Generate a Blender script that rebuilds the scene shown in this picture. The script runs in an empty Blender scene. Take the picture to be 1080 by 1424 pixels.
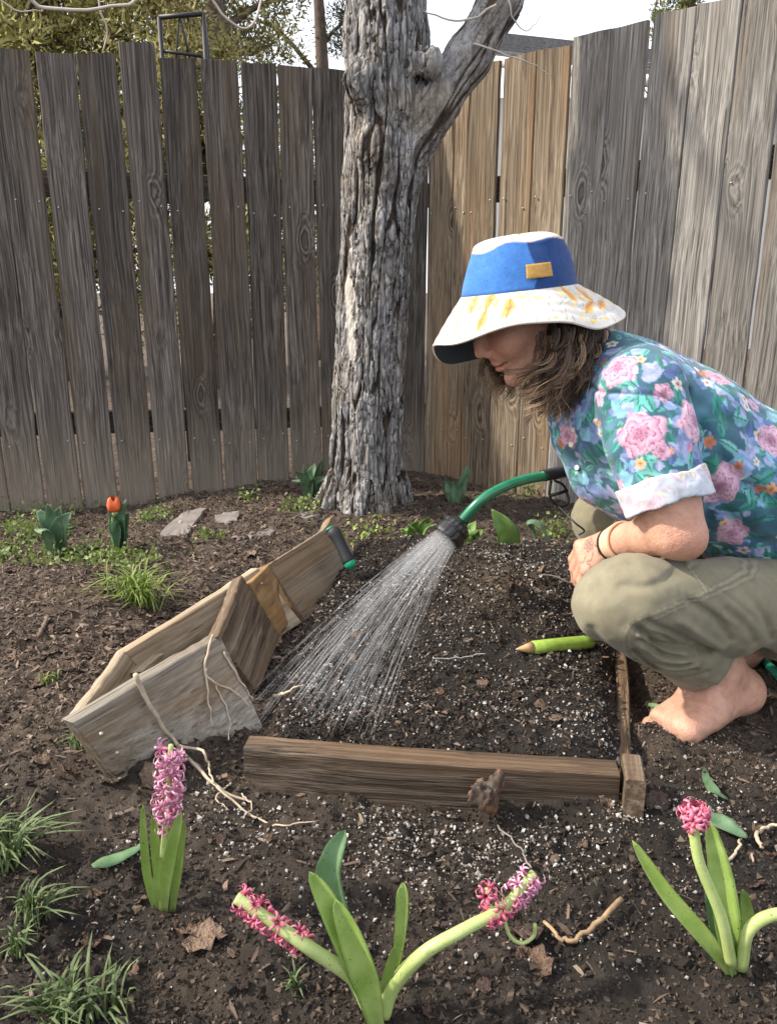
import bpy, bmesh, math, random
import numpy as np
from mathutils import Vector, Matrix

# ------------------------------------------------------------------ camera, sky, sun, exposure
R = math.radians
scene = bpy.context.scene
EYE, PITCH, FOC = 0.75, R(16), 1076.0          # eye height, downward tilt, focal length in 1424-high pixels
SUN_EL, SUN_DIR = R(40), (-0.999, -0.04)        # towards the sun, in plan
cam_d = bpy.data.cameras.new('camera')
cam_d.sensor_fit = 'VERTICAL'
cam_d.angle = 2*math.atan(712/FOC)
cam_d.clip_start, cam_d.clip_end = 0.02, 400
cam = bpy.data.objects.new('camera', cam_d)
scene.collection.objects.link(cam)
cam.location = (0, 0, EYE)
cam.rotation_euler = (R(90)-PITCH, 0, 0)
scene.camera = cam

world = bpy.data.worlds.new('World')
scene.world = world
world.use_nodes = True
wn = world.node_tree
bg = wn.nodes['Background']
sky = wn.nodes.new('ShaderNodeTexSky')
sky.sky_type = 'NISHITA'
sky.sun_disc = False
sky.sun_elevation = SUN_EL
sky.sun_rotation = math.atan2(SUN_DIR[0], SUN_DIR[1])
sky.air_density = 1.0
sky.dust_density = 3.0
sky.ozone_density = 0.6
veil = wn.nodes.new('ShaderNodeMix')             # thin bright high cloud, even over the whole sky
veil.data_type = 'RGBA'
veil.inputs[0].default_value = 0.6
veil.inputs[7].default_value = (7.6, 7.7, 8.0, 1)
wn.links.new(sky.outputs[0], veil.inputs[6])
wn.links.new(veil.outputs[2], bg.inputs[0])
bg.inputs[1].default_value = 0.15

sun_d = bpy.data.lights.new('sun', 'SUN')
sun_d.energy = 3.8
sun_d.angle = R(1.6)
sun_d.color = (1.0, 0.91, 0.77)
sun = bpy.data.objects.new('sun', sun_d)
scene.collection.objects.link(sun)
sv = Vector((SUN_DIR[0]*math.cos(SUN_EL), SUN_DIR[1]*math.cos(SUN_EL), math.sin(SUN_EL)))
sun.rotation_euler = sv.to_track_quat('Z', 'Y').to_euler()
sun.location = (-3, 0, 4)

vs = scene.view_settings
vs.view_transform = 'Standard'
vs.look = 'None'
vs.exposure = 0.82
vs.gamma = 1.0
scene.render.engine = 'CYCLES'
scene.cycles.max_bounces = 6
scene.cycles.diffuse_bounces = 3
scene.cycles.glossy_bounces = 2
scene.cycles.transmission_bounces = 4
scene.cycles.transparent_max_bounces = 24

# ------------------------------------------------------------------ helpers
rng = np.random.default_rng(7)
random.seed(7)
COL = scene.collection

def ray(px, py):
    a, b = (px-540)/FOC, (712-py)/FOC
    return np.array([a, math.cos(PITCH)+b*math.sin(PITCH), -math.sin(PITCH)+b*math.cos(PITCH)])
def atz(px, py, z=0.0):
    r = ray(px, py); t = (z-EYE)/r[2]
    return np.array([0, 0, EYE])+t*r
def aty(px, py, Y):
    r = ray(px, py); t = Y/r[1]
    return np.array([0, 0, EYE])+t*r

def lnk(o, parent=None):
    COL.objects.link(o)
    if parent is not None:
        o.parent = parent
    return o
def tag(o, label=None, cat=None, group=None, kind=None):
    if label: o['label'] = label
    if cat: o['category'] = cat
    if group: o['group'] = group
    if kind: o['kind'] = kind
    return o
def thing(name, loc, label, cat, group=None, rot=(0, 0, 0)):
    o = bpy.data.objects.new(name, None)
    o.empty_display_size = 0.05
    o.location = loc; o.rotation_euler = rot
    lnk(o)
    return tag(o, label, cat, group)
def mesh_np(name, V, Fc, mat=None, smooth=True, cols=None):
    """V (n,3); Fc: array (m,k) of equal-sized faces, or a list of such arrays."""
    V = np.asarray(V, np.float32)
    groups = Fc if isinstance(Fc, list) else [Fc]
    groups = [np.asarray(g, np.int32) for g in groups if len(g)]
    me = bpy.data.meshes.new(name)
    me.vertices.add(len(V)); me.vertices.foreach_set('co', V.ravel())
    idx = np.concatenate([g.ravel() for g in groups])
    sizes = np.concatenate([np.full(len(g), g.shape[1], np.int32) for g in groups])
    starts = np.concatenate([[0], np.cumsum(sizes)[:-1]]).astype(np.int32)
    me.loops.add(len(idx)); me.loops.foreach_set('vertex_index', idx)
    me.polygons.add(len(sizes)); me.polygons.foreach_set('loop_start', starts)
    me.polygons.foreach_set('use_smooth', np.full(len(sizes), smooth, bool))
    me.update(calc_edges=True)
    me.validate()
    if cols is not None:
        for nm, c in cols.items():
            c = np.asarray(c, np.float32)
            if c.ndim == 1:
                at = me.attributes.new(nm, 'FLOAT', 'POINT'); at.data.foreach_set('value', c)
            else:
                c4 = np.ones((len(V), 4), np.float32); c4[:, :3] = c
                at = me.attributes.new(nm, 'FLOAT_COLOR', 'POINT'); at.data.foreach_set('color', c4.ravel())
    if mat: me.materials.append(mat)
    return me
def obj_np(name, V, Fc, mat=None, parent=None, smooth=True, cols=None, origin=None):
    V = np.asarray(V, np.float32)
    if origin is not None: V = V-np.asarray(origin, np.float32)
    o = bpy.data.objects.new(name, mesh_np(name, V, Fc, mat, smooth, cols))
    if origin is not None: o.location = [float(c) for c in origin]
    lnk(o)
    if parent is not None: keep_parent(o, parent)
    return o
def keep_parent(o, parent):
    """parent without moving (parents here are placed before their parts are attached)."""
    o.parent = parent
    o.matrix_parent_inverse = world_of(parent).inverted()
def world_of(o):
    m = Matrix.LocRotScale(o.location, o.rotation_euler, o.scale)
    if o.parent is not None:
        m = world_of(o.parent) @ o.matrix_parent_inverse @ m
    return m

# value noise ------------------------------------------------------
_perm = np.random.default_rng(3).permutation(256).astype(np.int32)
_perm = np.concatenate([_perm, _perm, _perm])
_val = np.random.default_rng(4).uniform(-1, 1, 256).astype(np.float32)
def vnoise(x, y, z=None):
    x = np.asarray(x, np.float32); y = np.asarray(y, np.float32)
    z = np.zeros_like(x) if z is None else np.asarray(z, np.float32)
    x, y, z = np.broadcast_arrays(x, y, z)
    xi = np.floor(x).astype(np.int32); yi = np.floor(y).astype(np.int32); zi = np.floor(z).astype(np.int32)
    xf = x-xi; yf = y-yi; zf = z-zi
    u = xf*xf*(3-2*xf); v = yf*yf*(3-2*yf); w = zf*zf*(3-2*zf)
    xi &= 255; yi &= 255; zi &= 255
    def h(a, b, c): return _val[_perm[_perm[_perm[a & 255]+(b & 255)]+(c & 255)]]
    def lx(b, c): 
        p = h(xi, b, c); return p+u*(h(xi+1, b, c)-p)
    a0 = lx(yi, zi); a0 = a0+v*(lx(yi+1, zi)-a0)
    a1 = lx(yi, zi+1); a1 = a1+v*(lx(yi+1, zi+1)-a1)
    return a0+w*(a1-a0)
def fbm(x, y, z=None, oct=4, gain=0.5):
    s = 0; a = 1; f = 1
    for i in range(oct):
        s = s+a*vnoise(x*f+i*17.3, y*f+i*5.1, None if z is None else z*f+i*9.7); a *= gain; f *= 2.03
    return s
def smooth(a, b, x):
    t = np.clip((x-a)/(b-a), 0, 1); return t*t*(3-2*t)

# signed distance toolkit ------------------------------------------
class SDF:
    """dense grid, each primitive only touches the cells near it"""
    def __init__(self, lo, hi, h):
        self.lo = np.array(lo, np.float32); self.h = h
        self.n = np.ceil((np.array(hi)-lo)/h).astype(int)+1
        self.f = np.full(self.n, 1.0, np.float32)
        self.ax = [self.lo[i]+h*np.arange(self.n[i], dtype=np.float32) for i in range(3)]
    def win(self, lo, hi):
        a = np.clip(np.floor((np.array(lo)-self.lo)/self.h).astype(int), 0, self.n)
        b = np.clip(np.ceil((np.array(hi)-self.lo)/self.h).astype(int)+1, 0, self.n)
        sl = tuple(slice(a[i], b[i]) for i in range(3))
        P = np.meshgrid(*[self.ax[i][sl[i]] for i in range(3)], indexing='ij')
        return sl, P
    def comb(self, sl, d, k, op):
        f = self.f[sl]
        if op == 'add':
            if k > 0:
                hh = np.clip(0.5+0.5*(f-d)/k, 0, 1)
                self.f[sl] = f*(1-hh)+d*hh-k*hh*(1-hh)
            else: self.f[sl] = np.minimum(f, d)
        else:
            if k > 0:
                hh = np.clip(0.5-0.5*(f+d)/k, 0, 1)
                self.f[sl] = f*(1-hh)-d*hh+k*hh*(1-hh)
            else: self.f[sl] = np.maximum(f, -d)
    def cone(self, a, b, ra, rb, k=0.01, op='add', flat=None):
        """round cone a-b; flat=(axis, s): squeeze distance along axis by factor s"""
        a = np.array(a, np.float32); b = np.array(b, np.float32); m = max(ra, rb)*(1.6 if flat else 1)+k+3*self.h
        sl, P = self.win(np.minimum(a, b)-m, np.maximum(a, b)+m)
        if P[0].size == 0: return self
        ab = b-a; L = float(ab@ab)+1e-12
        q = [P[i]-a[i] for i in range(3)]
        t = np.clip((q[0]*ab[0]+q[1]*ab[1]+q[2]*ab[2])/L, 0, 1)
        e = [q[i]-t*ab[i] for i in range(3)]
        if flat is not None:
            n = np.array(flat[0], np.float32); n /= np.linalg.norm(n); s = flat[1]
            c = e[0]*n[0]+e[1]*n[1]+e[2]*n[2]
            e = [e[i]+c*n[i]*(1/s-1) for i in range(3)]
        d = np.sqrt(e[0]**2+e[1]**2+e[2]**2)-(ra+(rb-ra)*t)
        if flat is not None: d = d*min(flat[1], 1.0)
        self.comb(sl, d, k, op); return self
    def chain(self, pts, k=0.01, op='add', flat=None):
        for (p, r), (q, s) in zip(pts[:-1], pts[1:]): self.cone(p, q, r, s, k, op, flat)
        return self
    def ell(self, c, r, rot=None, k=0.01, op='add'):
        c = np.array(c, np.float32); r = np.array(r, np.float32); m = r.max()+k+3*self.h
        sl, P = self.win(c-m, c+m)
        if P[0].size == 0: return self
        q = [P[i]-c[i] for i in range(3)]
        if rot is not None:
            M = np.array(rot, np.float32).T
            q = [M[i, 0]*q[0]+M[i, 1]*q[1]+M[i, 2]*q[2] for i in range(3)]
        k0 = np.sqrt(sum((q[i]/r[i])**2 for i in range(3)))
        k1 = np.sqrt(sum((q[i]/r[i]**2)**2 for i in range(3)))+1e-6
        self.comb(sl, k0*(k0-1)/k1, k, op); return self
    def box(self, c, half, rot=None, rnd=0.005, k=0.0, op='add'):
        c = np.array(c, np.float32); half = np.array(half, np.float32); m = np.linalg.norm(half)+k+3*self.h
        sl, P = self.win(c-m, c+m)
        if P[0].size == 0: return self
        q = [P[i]-c[i] for i in range(3)]
        if rot is not None:
            M = np.array(rot, np.float32).T
            q = [M[i, 0]*q[0]+M[i, 1]*q[1]+M[i, 2]*q[2] for i in range(3)]
        q = [np.abs(q[i])-half[i]+rnd for i in range(3)]
        d = np.sqrt(sum(np.maximum(a, 0)**2 for a in q))+np.minimum(np.maximum(np.maximum(q[0], q[1]), q[2]), 0)-rnd
        self.comb(sl, d, k, op); return self
    def half(self, p, n):
        """keep only the side n points away from"""
        n = np.array(n, np.float32); n /= np.linalg.norm(n)
        d = sum((np.reshape(self.ax[i], [-1 if j == i else 1 for j in range(3)])-p[i])*n[i] for i in range(3))
        self.f = np.maximum(self.f, d.astype(np.float32)); return self
    def displace(self, fn, band=0.03):
        m = np.abs(self.f) < band
        ii = np.nonzero(m)
        P = [self.ax[i][ii[i]] for i in range(3)]
        self.f[m] += fn(*P).astype(np.float32); return self
    def mesh(self):
        f = self.f; s = f < 0
        # active cells
        c = np.zeros(np.array(f.shape)-1, np.uint8)
        for i in (0, 1):
            for j in (0, 1):
                for k in (0, 1):
                    c += s[i:f.shape[0]-1+i, j:f.shape[1]-1+j, k:f.shape[2]-1+k]
        act = (c > 0) & (c < 8)
        I = np.stack(np.nonzero(act), 1)
        idx = np.full(c.shape, -1, np.int32); idx[act] = np.arange(len(I))
        acc = np.zeros((len(I), 3), np.float32); cnt = np.zeros(len(I), np.float32)
        off = np.array([[i, j, k] for i in (0, 1) for j in (0, 1) for k in (0, 1)])
        val = [f[I[:, 0]+o[0], I[:, 1]+o[1], I[:, 2]+o[2]] for o in off]
        for a in range(8):
            for b in range(a+1, 8):
                if np.abs(off[a]-off[b]).sum() != 1: continue
                m = (val[a] < 0) != (val[b] < 0)
                t = np.where(m, val[a]/np.where(m, val[a]-val[b], 1), 0)
                acc += np.where(m[:, None], off[a]+t[:, None]*(off[b]-off[a]), 0); cnt += m
        V = self.lo+self.h*(I+acc/np.maximum(cnt, 1)[:, None])
        quads = []
        for ax in range(3):
            b, d = [(1, 2), (2, 0), (0, 1)][ax]
            sl0 = [slice(None)]*3; sl1 = [slice(None)]*3
            sl0[ax] = slice(0, f.shape[ax]-1); sl1[ax] = slice(1, f.shape[ax])
            e = s[tuple(sl0)] != s[tuple(sl1)]
            E = np.stack(np.nonzero(e), 1)
            E = E[(E[:, b] > 0) & (E[:, d] > 0) & (E[:, b] < f.shape[b]-1) & (E[:, d] < f.shape[d]-1)]
            inside = s[E[:, 0], E[:, 1], E[:, 2]]
            def cell(db, dd):
                q = E.copy(); q[:, b] += db; q[:, d] += dd
                return idx[q[:, 0], q[:, 1], q[:, 2]]
            Q = np.stack([cell(-1, -1), cell(0, -1), cell(0, 0), cell(-1, 0)], 1)
            Q = np.where(inside[:, None], Q, Q[:, ::-1])
            quads.append(Q[(Q >= 0).all(1)])
        return V, np.concatenate(quads)

def relax(V, Q, it=1, lam=0.5):
    """a little laplacian smoothing on a quad mesh"""
    for _ in range(it):
        acc = np.zeros_like(V); n = np.zeros(len(V), np.float32)
        for a, b in ((0, 1), (1, 2), (2, 3), (3, 0)):
            np.add.at(acc, Q[:, a], V[Q[:, b]]); np.add.at(n, Q[:, a], 1)
            np.add.at(acc, Q[:, b], V[Q[:, a]]); np.add.at(n, Q[:, b], 1)
        V = V+lam*(acc/np.maximum(n, 1)[:, None]-V)
    return V
def vnormals(V, Q):
    n = np.cross(V[Q[:, 2]]-V[Q[:, 0]], V[Q[:, 3]]-V[Q[:, 1]])
    N = np.zeros_like(V)
    for i in range(4): np.add.at(N, Q[:, i], n)
    return N/(np.linalg.norm(N, axis=1, keepdims=True)+1e-9)

def spline(pts, n):
    """Catmull-Rom through pts (any dimension)"""
    P = np.array(pts, float); P = np.vstack([2*P[0]-P[1], P, 2*P[-1]-P[-2]])
    out = []; m = len(P)-3
    for s in np.linspace(0, m, n):
        i = min(int(s), m-1); t = s-i
        a, b, c, d = P[i:i+4]
        out.append(0.5*((2*b)+(c-a)*t+(2*a-5*b+4*c-d)*t*t+(-a+3*b-3*c+d)*t**3))
    return np.array(out)
def frames(C):
    T = np.gradient(C, axis=0); T /= np.linalg.norm(T, axis=1, keepdims=True)+1e-12
    up = np.array([0, 0, 1.]) if abs(T[0][2]) < 0.9 else np.array([0, 1., 0])
    N = np.zeros_like(C); n = up-T[0]*(up@T[0]); n /= np.linalg.norm(n); N[0] = n
    for i in range(1, len(C)):
        n = n-T[i]*(n@T[i]); n /= np.linalg.norm(n)+1e-12; N[i] = n
    return T, N, np.cross(T, N)
def tube(C, rad, sides=8, caps=True):
    C = np.asarray(C, float); n = len(C); rad = np.broadcast_to(np.asarray(rad, float), (n,))
    T, N, B = frames(C)
    a = np.linspace(0, 2*math.pi, sides, endpoint=False)
    V = C[:, None]+rad[:, None, None]*(np.cos(a)[None, :, None]*N[:, None]+np.sin(a)[None, :, None]*B[:, None])
    V = V.reshape(-1, 3)
    i = np.arange(n-1)[:, None]*sides; j = np.arange(sides)[None]
    j2 = (j+1) % sides
    Q = np.stack([i+j, i+j2, i+sides+j2, i+sides+j], -1).reshape(-1, 4)
    fs = [Q]
    if caps:
        V = np.vstack([V, C[0], C[-1]]); k = n*sides
        jj = np.arange(sides)
        fs.append(np.stack([(jj+1) % sides, jj, np.full(sides, k)], 1))
        fs.append(np.stack([(n-1)*sides+jj, (n-1)*sides+(jj+1) % sides, np.full(sides, k+1)], 1))
    return V, fs
def merge(parts):
    """list of (V, [faces...]) -> one"""
    Vs = []; by = {}; o = 0
    for V, fs in parts:
        fs = fs if isinstance(fs, list) else [fs]
        for g in fs:
            g = np.asarray(g)
            if len(g): by.setdefault(g.shape[1], []).append(g+o)
        Vs.append(np.asarray(V)); o += len(V)
    return np.vstack(Vs), [np.concatenate(v) for v in by.values()]
def lathe(prof, n=24, caps=False):
    """prof: list of (r, z)"""
    prof = np.array(prof, float); m = len(prof); a = np.linspace(0, 2*math.pi, n, endpoint=False)
    V = np.stack([prof[:, None, 0]*np.cos(a), prof[:, None, 0]*np.sin(a), np.repeat(prof[:, 1:2], n, 1)], -1).reshape(-1, 3)
    i = np.arange(m-1)[:, None]*n; j = np.arange(n)[None]; j2 = (j+1) % n
    return V, [np.stack([i+j, i+j2, i+n+j2, i+n+j], -1).reshape(-1, 4)]
def xf(V, M):
    M = np.array(M); return np.asarray(V) @ M[:3, :3].T+M[:3, 3]
def basis(x, y, z, o):
    M = np.eye(4); M[:3, 0] = x; M[:3, 1] = y; M[:3, 2] = z; M[:3, 3] = o; return M
def unit(v): 
    v = np.asarray(v, float); return v/np.linalg.norm(v)
def rand_rot(n):
    q = rng.normal(size=(n, 4)); q /= np.linalg.norm(q, axis=1, keepdims=True)
    w, x, y, z = q.T
    return np.stack([np.stack([1-2*(y*y+z*z), 2*(x*y-z*w), 2*(x*z+y*w)], -1),
                     np.stack([2*(x*y+z*w), 1-2*(x*x+z*z), 2*(y*z-x*w)], -1),
                     np.stack([2*(x*z-y*w), 2*(y*z+x*w), 1-2*(x*x+y*y)], -1)], 1)
def scatter(bV, bF, pos, rot, scl, jit=0.0):
    """many small copies in one mesh; rot (n,3,3), scl (n,3)"""
    n, m = len(pos), len(bV)
    L = bV[None]*scl[:, None]
    if jit: L = L*(1+rng.uniform(-jit, jit, (n, m, 1)))
    V = np.einsum('nij,nmj->nmi', rot, L)+pos[:, None]
    Fx = (bF[None]+(np.arange(n)*m)[:, None, None]).reshape(-1, bF.shape[1])
    return V.reshape(-1, 3).astype(np.float32), Fx
def ico():
    t = (1+5**.5)/2
    V = np.array([(-1, t, 0), (1, t, 0), (-1, -t, 0), (1, -t, 0), (0, -1, t), (0, 1, t), (0, -1, -t), (0, 1, -t), (t, 0, -1), (t, 0, 1), (-t, 0, -1), (-t, 0, 1)], float)/1.902
    Fc = np.array([(0, 11, 5), (0, 5, 1), (0, 1, 7), (0, 7, 10), (0, 10, 11), (1, 5, 9), (5, 11, 4), (11, 10, 2), (10, 7, 6), (7, 1, 8), (3, 9, 4), (3, 4, 2), (3, 2, 6), (3, 6, 8), (3, 8, 9), (4, 9, 5), (2, 4, 11), (6, 2, 10), (8, 6, 7), (9, 8, 1)])
    return V, Fc
ICO = ico()

# ------------------------------------------------------------------ materials
class MT:
    """tiny wrapper over a material's node tree"""
    def __init__(s, name):
        s.m = bpy.data.materials.new(name); s.m.use_nodes = True
        s.nt = s.m.node_tree; s.p = s.nt.nodes['Principled BSDF']; s.out = s.nt.nodes['Material Output']
    def n(s, typ, ins=None, **props):
        nd = s.nt.nodes.new('ShaderNode'+typ)
        for k, v in props.items(): setattr(nd, k, v)
        for k, v in (ins or {}).items(): s.set(nd.inputs[k], v)
        return nd
    def set(s, sock, v):
        if isinstance(v, bpy.types.NodeSocket): s.nt.links.new(v, sock)
        elif isinstance(v, bpy.types.Node): s.nt.links.new(v.outputs[0], sock)
        else:
            if hasattr(sock.default_value, '__len__') and not hasattr(v, '__len__'): v = [v]*len(sock.default_value)
            if hasattr(v, '__len__') and len(sock.default_value) == 4 and len(v) == 3: v = (*v, 1)
            sock.default_value = v
    def P(s, **kw):
        for k, v in kw.items(): s.set(s.p.inputs[k.replace('_', ' ')], v)
        return s
    def co(s, kind='Object', scale=(1, 1, 1), loc=(0, 0, 0)):
        tc = s.n('TexCoord'); mp = s.n('Mapping', {0: tc.outputs[kind], 'Scale': scale, 'Location': loc}); return mp.outputs[0]
    def noise(s, vec, scale, detail=4, rough=0.55, dist=0.0):
        return s.n('TexNoise', {'Vector': vec, 'Scale': scale, 'Detail': detail, 'Roughness': rough, 'Distortion': dist})
    def math(s, op, a, b=0.0, c=0.0):
        return s.n('Math', {0: a, 1: b, 2: c}, operation=op).outputs[0]
    def ramp(s, fac, stops, interp='LINEAR'):
        r = s.n('ValToRGB', {0: fac}); cr = r.color_ramp; cr.interpolation = interp
        while len(cr.elements) < len(stops): cr.elements.new(0.5)
        for e, (p, c) in zip(cr.elements, stops):
            e.position = p; e.color = (*c, 1) if len(c) == 3 else c
        return r.outputs[0]
    def mix(s, fac, a, b, blend='MIX'):
        m = s.n('Mix', data_type='RGBA', blend_type=blend)
        s.set(m.inputs[0], fac); s.set(m.inputs[6], a); s.set(m.inputs[7], b); return m.outputs[2]
    def mr(s, v, a, b, c, d):
        return s.n('MapRange', {0: v, 1: a, 2: b, 3: c, 4: d}).outputs[0]
    def bump(s, h, dist=0.002, strength=1.0, normal=None):
        ins = {'Height': h, 'Distance': dist, 'Strength': strength}
        if normal is not None: ins['Normal'] = normal
        b = s.n('Bump', ins); s.set(s.p.inputs['Normal'], b.outputs[0]); return b.outputs[0]
    def attr(s, name): return s.n('Attribute', attribute_name=name)
    def obj_random(s): return s.n('ObjectInfo').outputs['Random']

def g3(v): return (v, v, v)
def plain(name, col, rough=0.6, var=0.25, scale=30, bump=0.0, metallic=0.0, spec=0.4):
    m = MT(name); v = m.co()
    nz = m.noise(v, scale, 4)
    m.P(Base_Color=m.ramp(nz.outputs[0], [(0.25, tuple(c*(1-var) for c in col)), (0.75, tuple(min(1, c*(1+var)) for c in col))]),
        Roughness=rough, Metallic=metallic)
    m.p.inputs['Specular IOR Level'].default_value = spec
    if bump: m.bump(nz.outputs[0], bump)
    return m.m

def wood(name, dark, mid, light, knot=(0.05, 0.035, 0.025), grain=150.0, foot=None, warm=None, bump=0.0018, spread=0.5, rough=0.85, kscale=(6.6, 6.6, 2.5), warm_at=(0.48, 0.72), ring=0.6):
    """weathered timber; local Z runs along the grain, knots bend the grain"""
    m = MT(name)
    tc = m.n('TexCoord').outputs['Object']
    rnd = m.obj_random()
    off = m.n('CombineXYZ', {0: m.math('MULTIPLY', rnd, 37.0), 1: m.math('MULTIPLY', rnd, 11.0), 2: m.math('MULTIPLY', rnd, 91.0)})
    v = m.n('VectorMath', {0: tc, 1: off.outputs[0]}, operation='ADD').outputs[0]
    # knots: sparse voronoi cells, squashed along the grain
    kv = m.n('Mapping', {0: v, 'Scale': kscale}).outputs[0]
    wob = m.noise(m.n('Mapping', {0: v, 'Scale': (14, 14, 9)}).outputs[0], 1.0, 3)
    kv2 = m.n('VectorMath', {0: kv, 1: m.n('VectorMath', {0: wob.outputs[1], 'Scale': 0.22}, operation='SCALE').outputs[0]}, operation='ADD').outputs[0]
    vo = m.n('TexVoronoi', {'Vector': kv2, 'Scale': 1.0}, feature='F1')
    d = vo.outputs['Distance']
    near = m.mr(d, 0.05, 0.30, 1.0, 0.0)
    # long streaks
    gv = m.n('Mapping', {0: v, 'Scale': (1, 1, 0.018)}).outputs[0]
    bend = m.n('CombineXYZ', {0: m.math('MULTIPLY', m.math('POWER', near, 2.0), 0.05)})
    lowf = m.noise(m.n('Mapping', {0: v, 'Scale': (5, 5, 1.6)}).outputs[0], 1.0, 2)
    gv = m.n('VectorMath', {0: gv, 1: bend.outputs[0]}, operation='ADD').outputs[0]
    gv = m.n('VectorMath', {0: gv, 1: m.n('VectorMath', {0: lowf.outputs[1], 'Scale': 0.028}, operation='SCALE').outputs[0]}, operation='ADD').outputs[0]
    g1 = m.noise(gv, grain, 5, 0.65)
    g2 = m.noise(gv, grain*3.2, 3, 0.6)
    rings = m.math('SINE', m.math('MULTIPLY_ADD', d, 95.0, m.math('MULTIPLY', wob.outputs[0], 9.0)))
    rings = m.mr(rings, -1, 1, 0.25, 0.75)
    gr = m.math('MULTIPLY_ADD', g2.outputs[0], 0.35, m.math('MULTIPLY', g1.outputs[0], 0.65))
    kmask = m.math('MULTIPLY', m.math('POWER', near, 1.3), ring)
    gmix = m.n('Mix', {0: kmask, 2: gr, 3: rings}, data_type='FLOAT').outputs[0]
    col = m.ramp(gmix, [(0.5-spread*0.45, dark), (0.5, mid), (0.5+spread*0.5, light)])
    ck = m.noise(gv, grain*1.35, 3, 0.5)             # drying cracks that follow the grain
    crack = m.mr(ck.outputs[0], 0.31, 0.37, 1.0, 0.0)
    col = m.mix(m.math('MULTIPLY', crack, 0.6), col, tuple(c*0.4 for c in dark))
    # big stains and per-board value
    st = m.noise(m.n('Mapping', {0: v, 'Scale': (3, 3, 0.9)}).outputs[0], 1.6, 4)
    col = m.mix(m.mr(st.outputs[0], 0.35, 0.75, 0.0, 0.6), col, m.mix(1.0, col, (0.55, 0.52, 0.5), 'MULTIPLY'))
    tone = m.mr(rnd, 0, 1, 0.68, 1.3)
    col = m.mix(1.0, col, m.n('CombineXYZ', {0: tone, 1: tone, 2: tone}).outputs[0], 'MULTIPLY')
    if warm:
        wm = m.noise(m.n('Mapping', {0: v, 'Scale': (7, 7, 0.7)}).outputs[0], 1.3, 3)
        col = m.mix(m.mr(wm.outputs[0], *warm_at, 0.0, 0.75), col, m.mix(m.mr(gmix, 0.3, 0.7, 0, 1), tuple(c*0.55 for c in warm), warm))
    core = m.mr(d, 0.035, 0.105, 1.0, 0.0)
    col = m.mix(m.math('MULTIPLY', core, 0.75), col, knot)
    if foot:                                       # splash of dried soil on the lowest hand of each board
        z = m.n('SeparateXYZ', {0: tc}).outputs[2]
        fz = m.math('MULTIPLY_ADD', st.outputs[0], 0.16, m.math('MULTIPLY', g1.outputs[0], 0.06))
        fm = m.mr(m.math('SUBTRACT', z, fz), 0.0, 0.34, 0.7, 0.0)
        col = m.mix(fm, col, m.mix(m.mr(gr, 0.3, 0.7, 0, 1), tuple(c*0.6 for c in foot), foot))
    m.P(Base_Color=col, Roughness=rough)
    m.p.inputs['Specular IOR Level'].default_value = 0.25
    hgt = m.math('MULTIPLY_ADD', crack, -0.5, m.math('MULTIPLY_ADD', core, -0.5, gmix))
    m.bump(hgt, bump)
    return m.m

M = {}
M['fence_grey'] = wood('fence_grey', (0.026, 0.021, 0.018), (0.098, 0.084, 0.073), (0.25, 0.226, 0.205), foot=(0.3, 0.25, 0.195), warm=(0.15, 0.108, 0.075), ring=0.5, spread=0.30, bump=0.003)
M['fence_tan'] = wood('fence_tan', (0.07, 0.05, 0.036), (0.22, 0.172, 0.12), (0.43, 0.355, 0.27), warm=(0.3, 0.18, 0.09), spread=0.30, bump=0.003)
M['fence_pale'] = wood('fence_pale', (0.06, 0.055, 0.05), (0.185, 0.174, 0.16), (0.37, 0.35, 0.325), warm=(0.21, 0.17, 0.13), warm_at=(0.54, 0.76), ring=0.45, spread=0.30, bump=0.003)
M['plank'] = wood('plank', (0.13, 0.095, 0.06), (0.31, 0.25, 0.175), (0.48, 0.41, 0.31), warm=(0.34, 0.2, 0.1), grain=60, kscale=(4.0, 4.0, 2.0), spread=0.4, bump=0.0025)
M['plank_grey'] = wood('plank_grey', (0.10, 0.082, 0.062), (0.25, 0.222, 0.183), (0.43, 0.4, 0.35), warm=(0.26, 0.165, 0.085), grain=75, kscale=(6.4, 6.4, 4.0), warm_at=(0.40, 0.58), spread=0.4, bump=0.0025)
M['plank_dark'] = wood('plank_dark', (0.045, 0.03, 0.02), (0.13, 0.092, 0.062), (0.3, 0.25, 0.19), warm=(0.2, 0.12, 0.06), grain=60, kscale=(4.0, 4.0, 2.0), spread=0.4, bump=0.0025)
M['plank_orange'] = wood('plank_orange', (0.16, 0.085, 0.035), (0.36, 0.21, 0.095), (0.5, 0.36, 0.2), warm=(0.42, 0.22, 0.08), grain=45, kscale=(3.0, 3.0, 2.0), spread=0.4)
M['bed_wood'] = wood('bed_wood', (0.026, 0.019, 0.014), (0.115, 0.082, 0.058), (0.31, 0.255, 0.2), warm=(0.23, 0.14, 0.075), grain=150, rough=0.55, bump=0.004, spread=0.32, kscale=(11, 11, 3.5), warm_at=(0.42, 0.66), ring=0.15)
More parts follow.
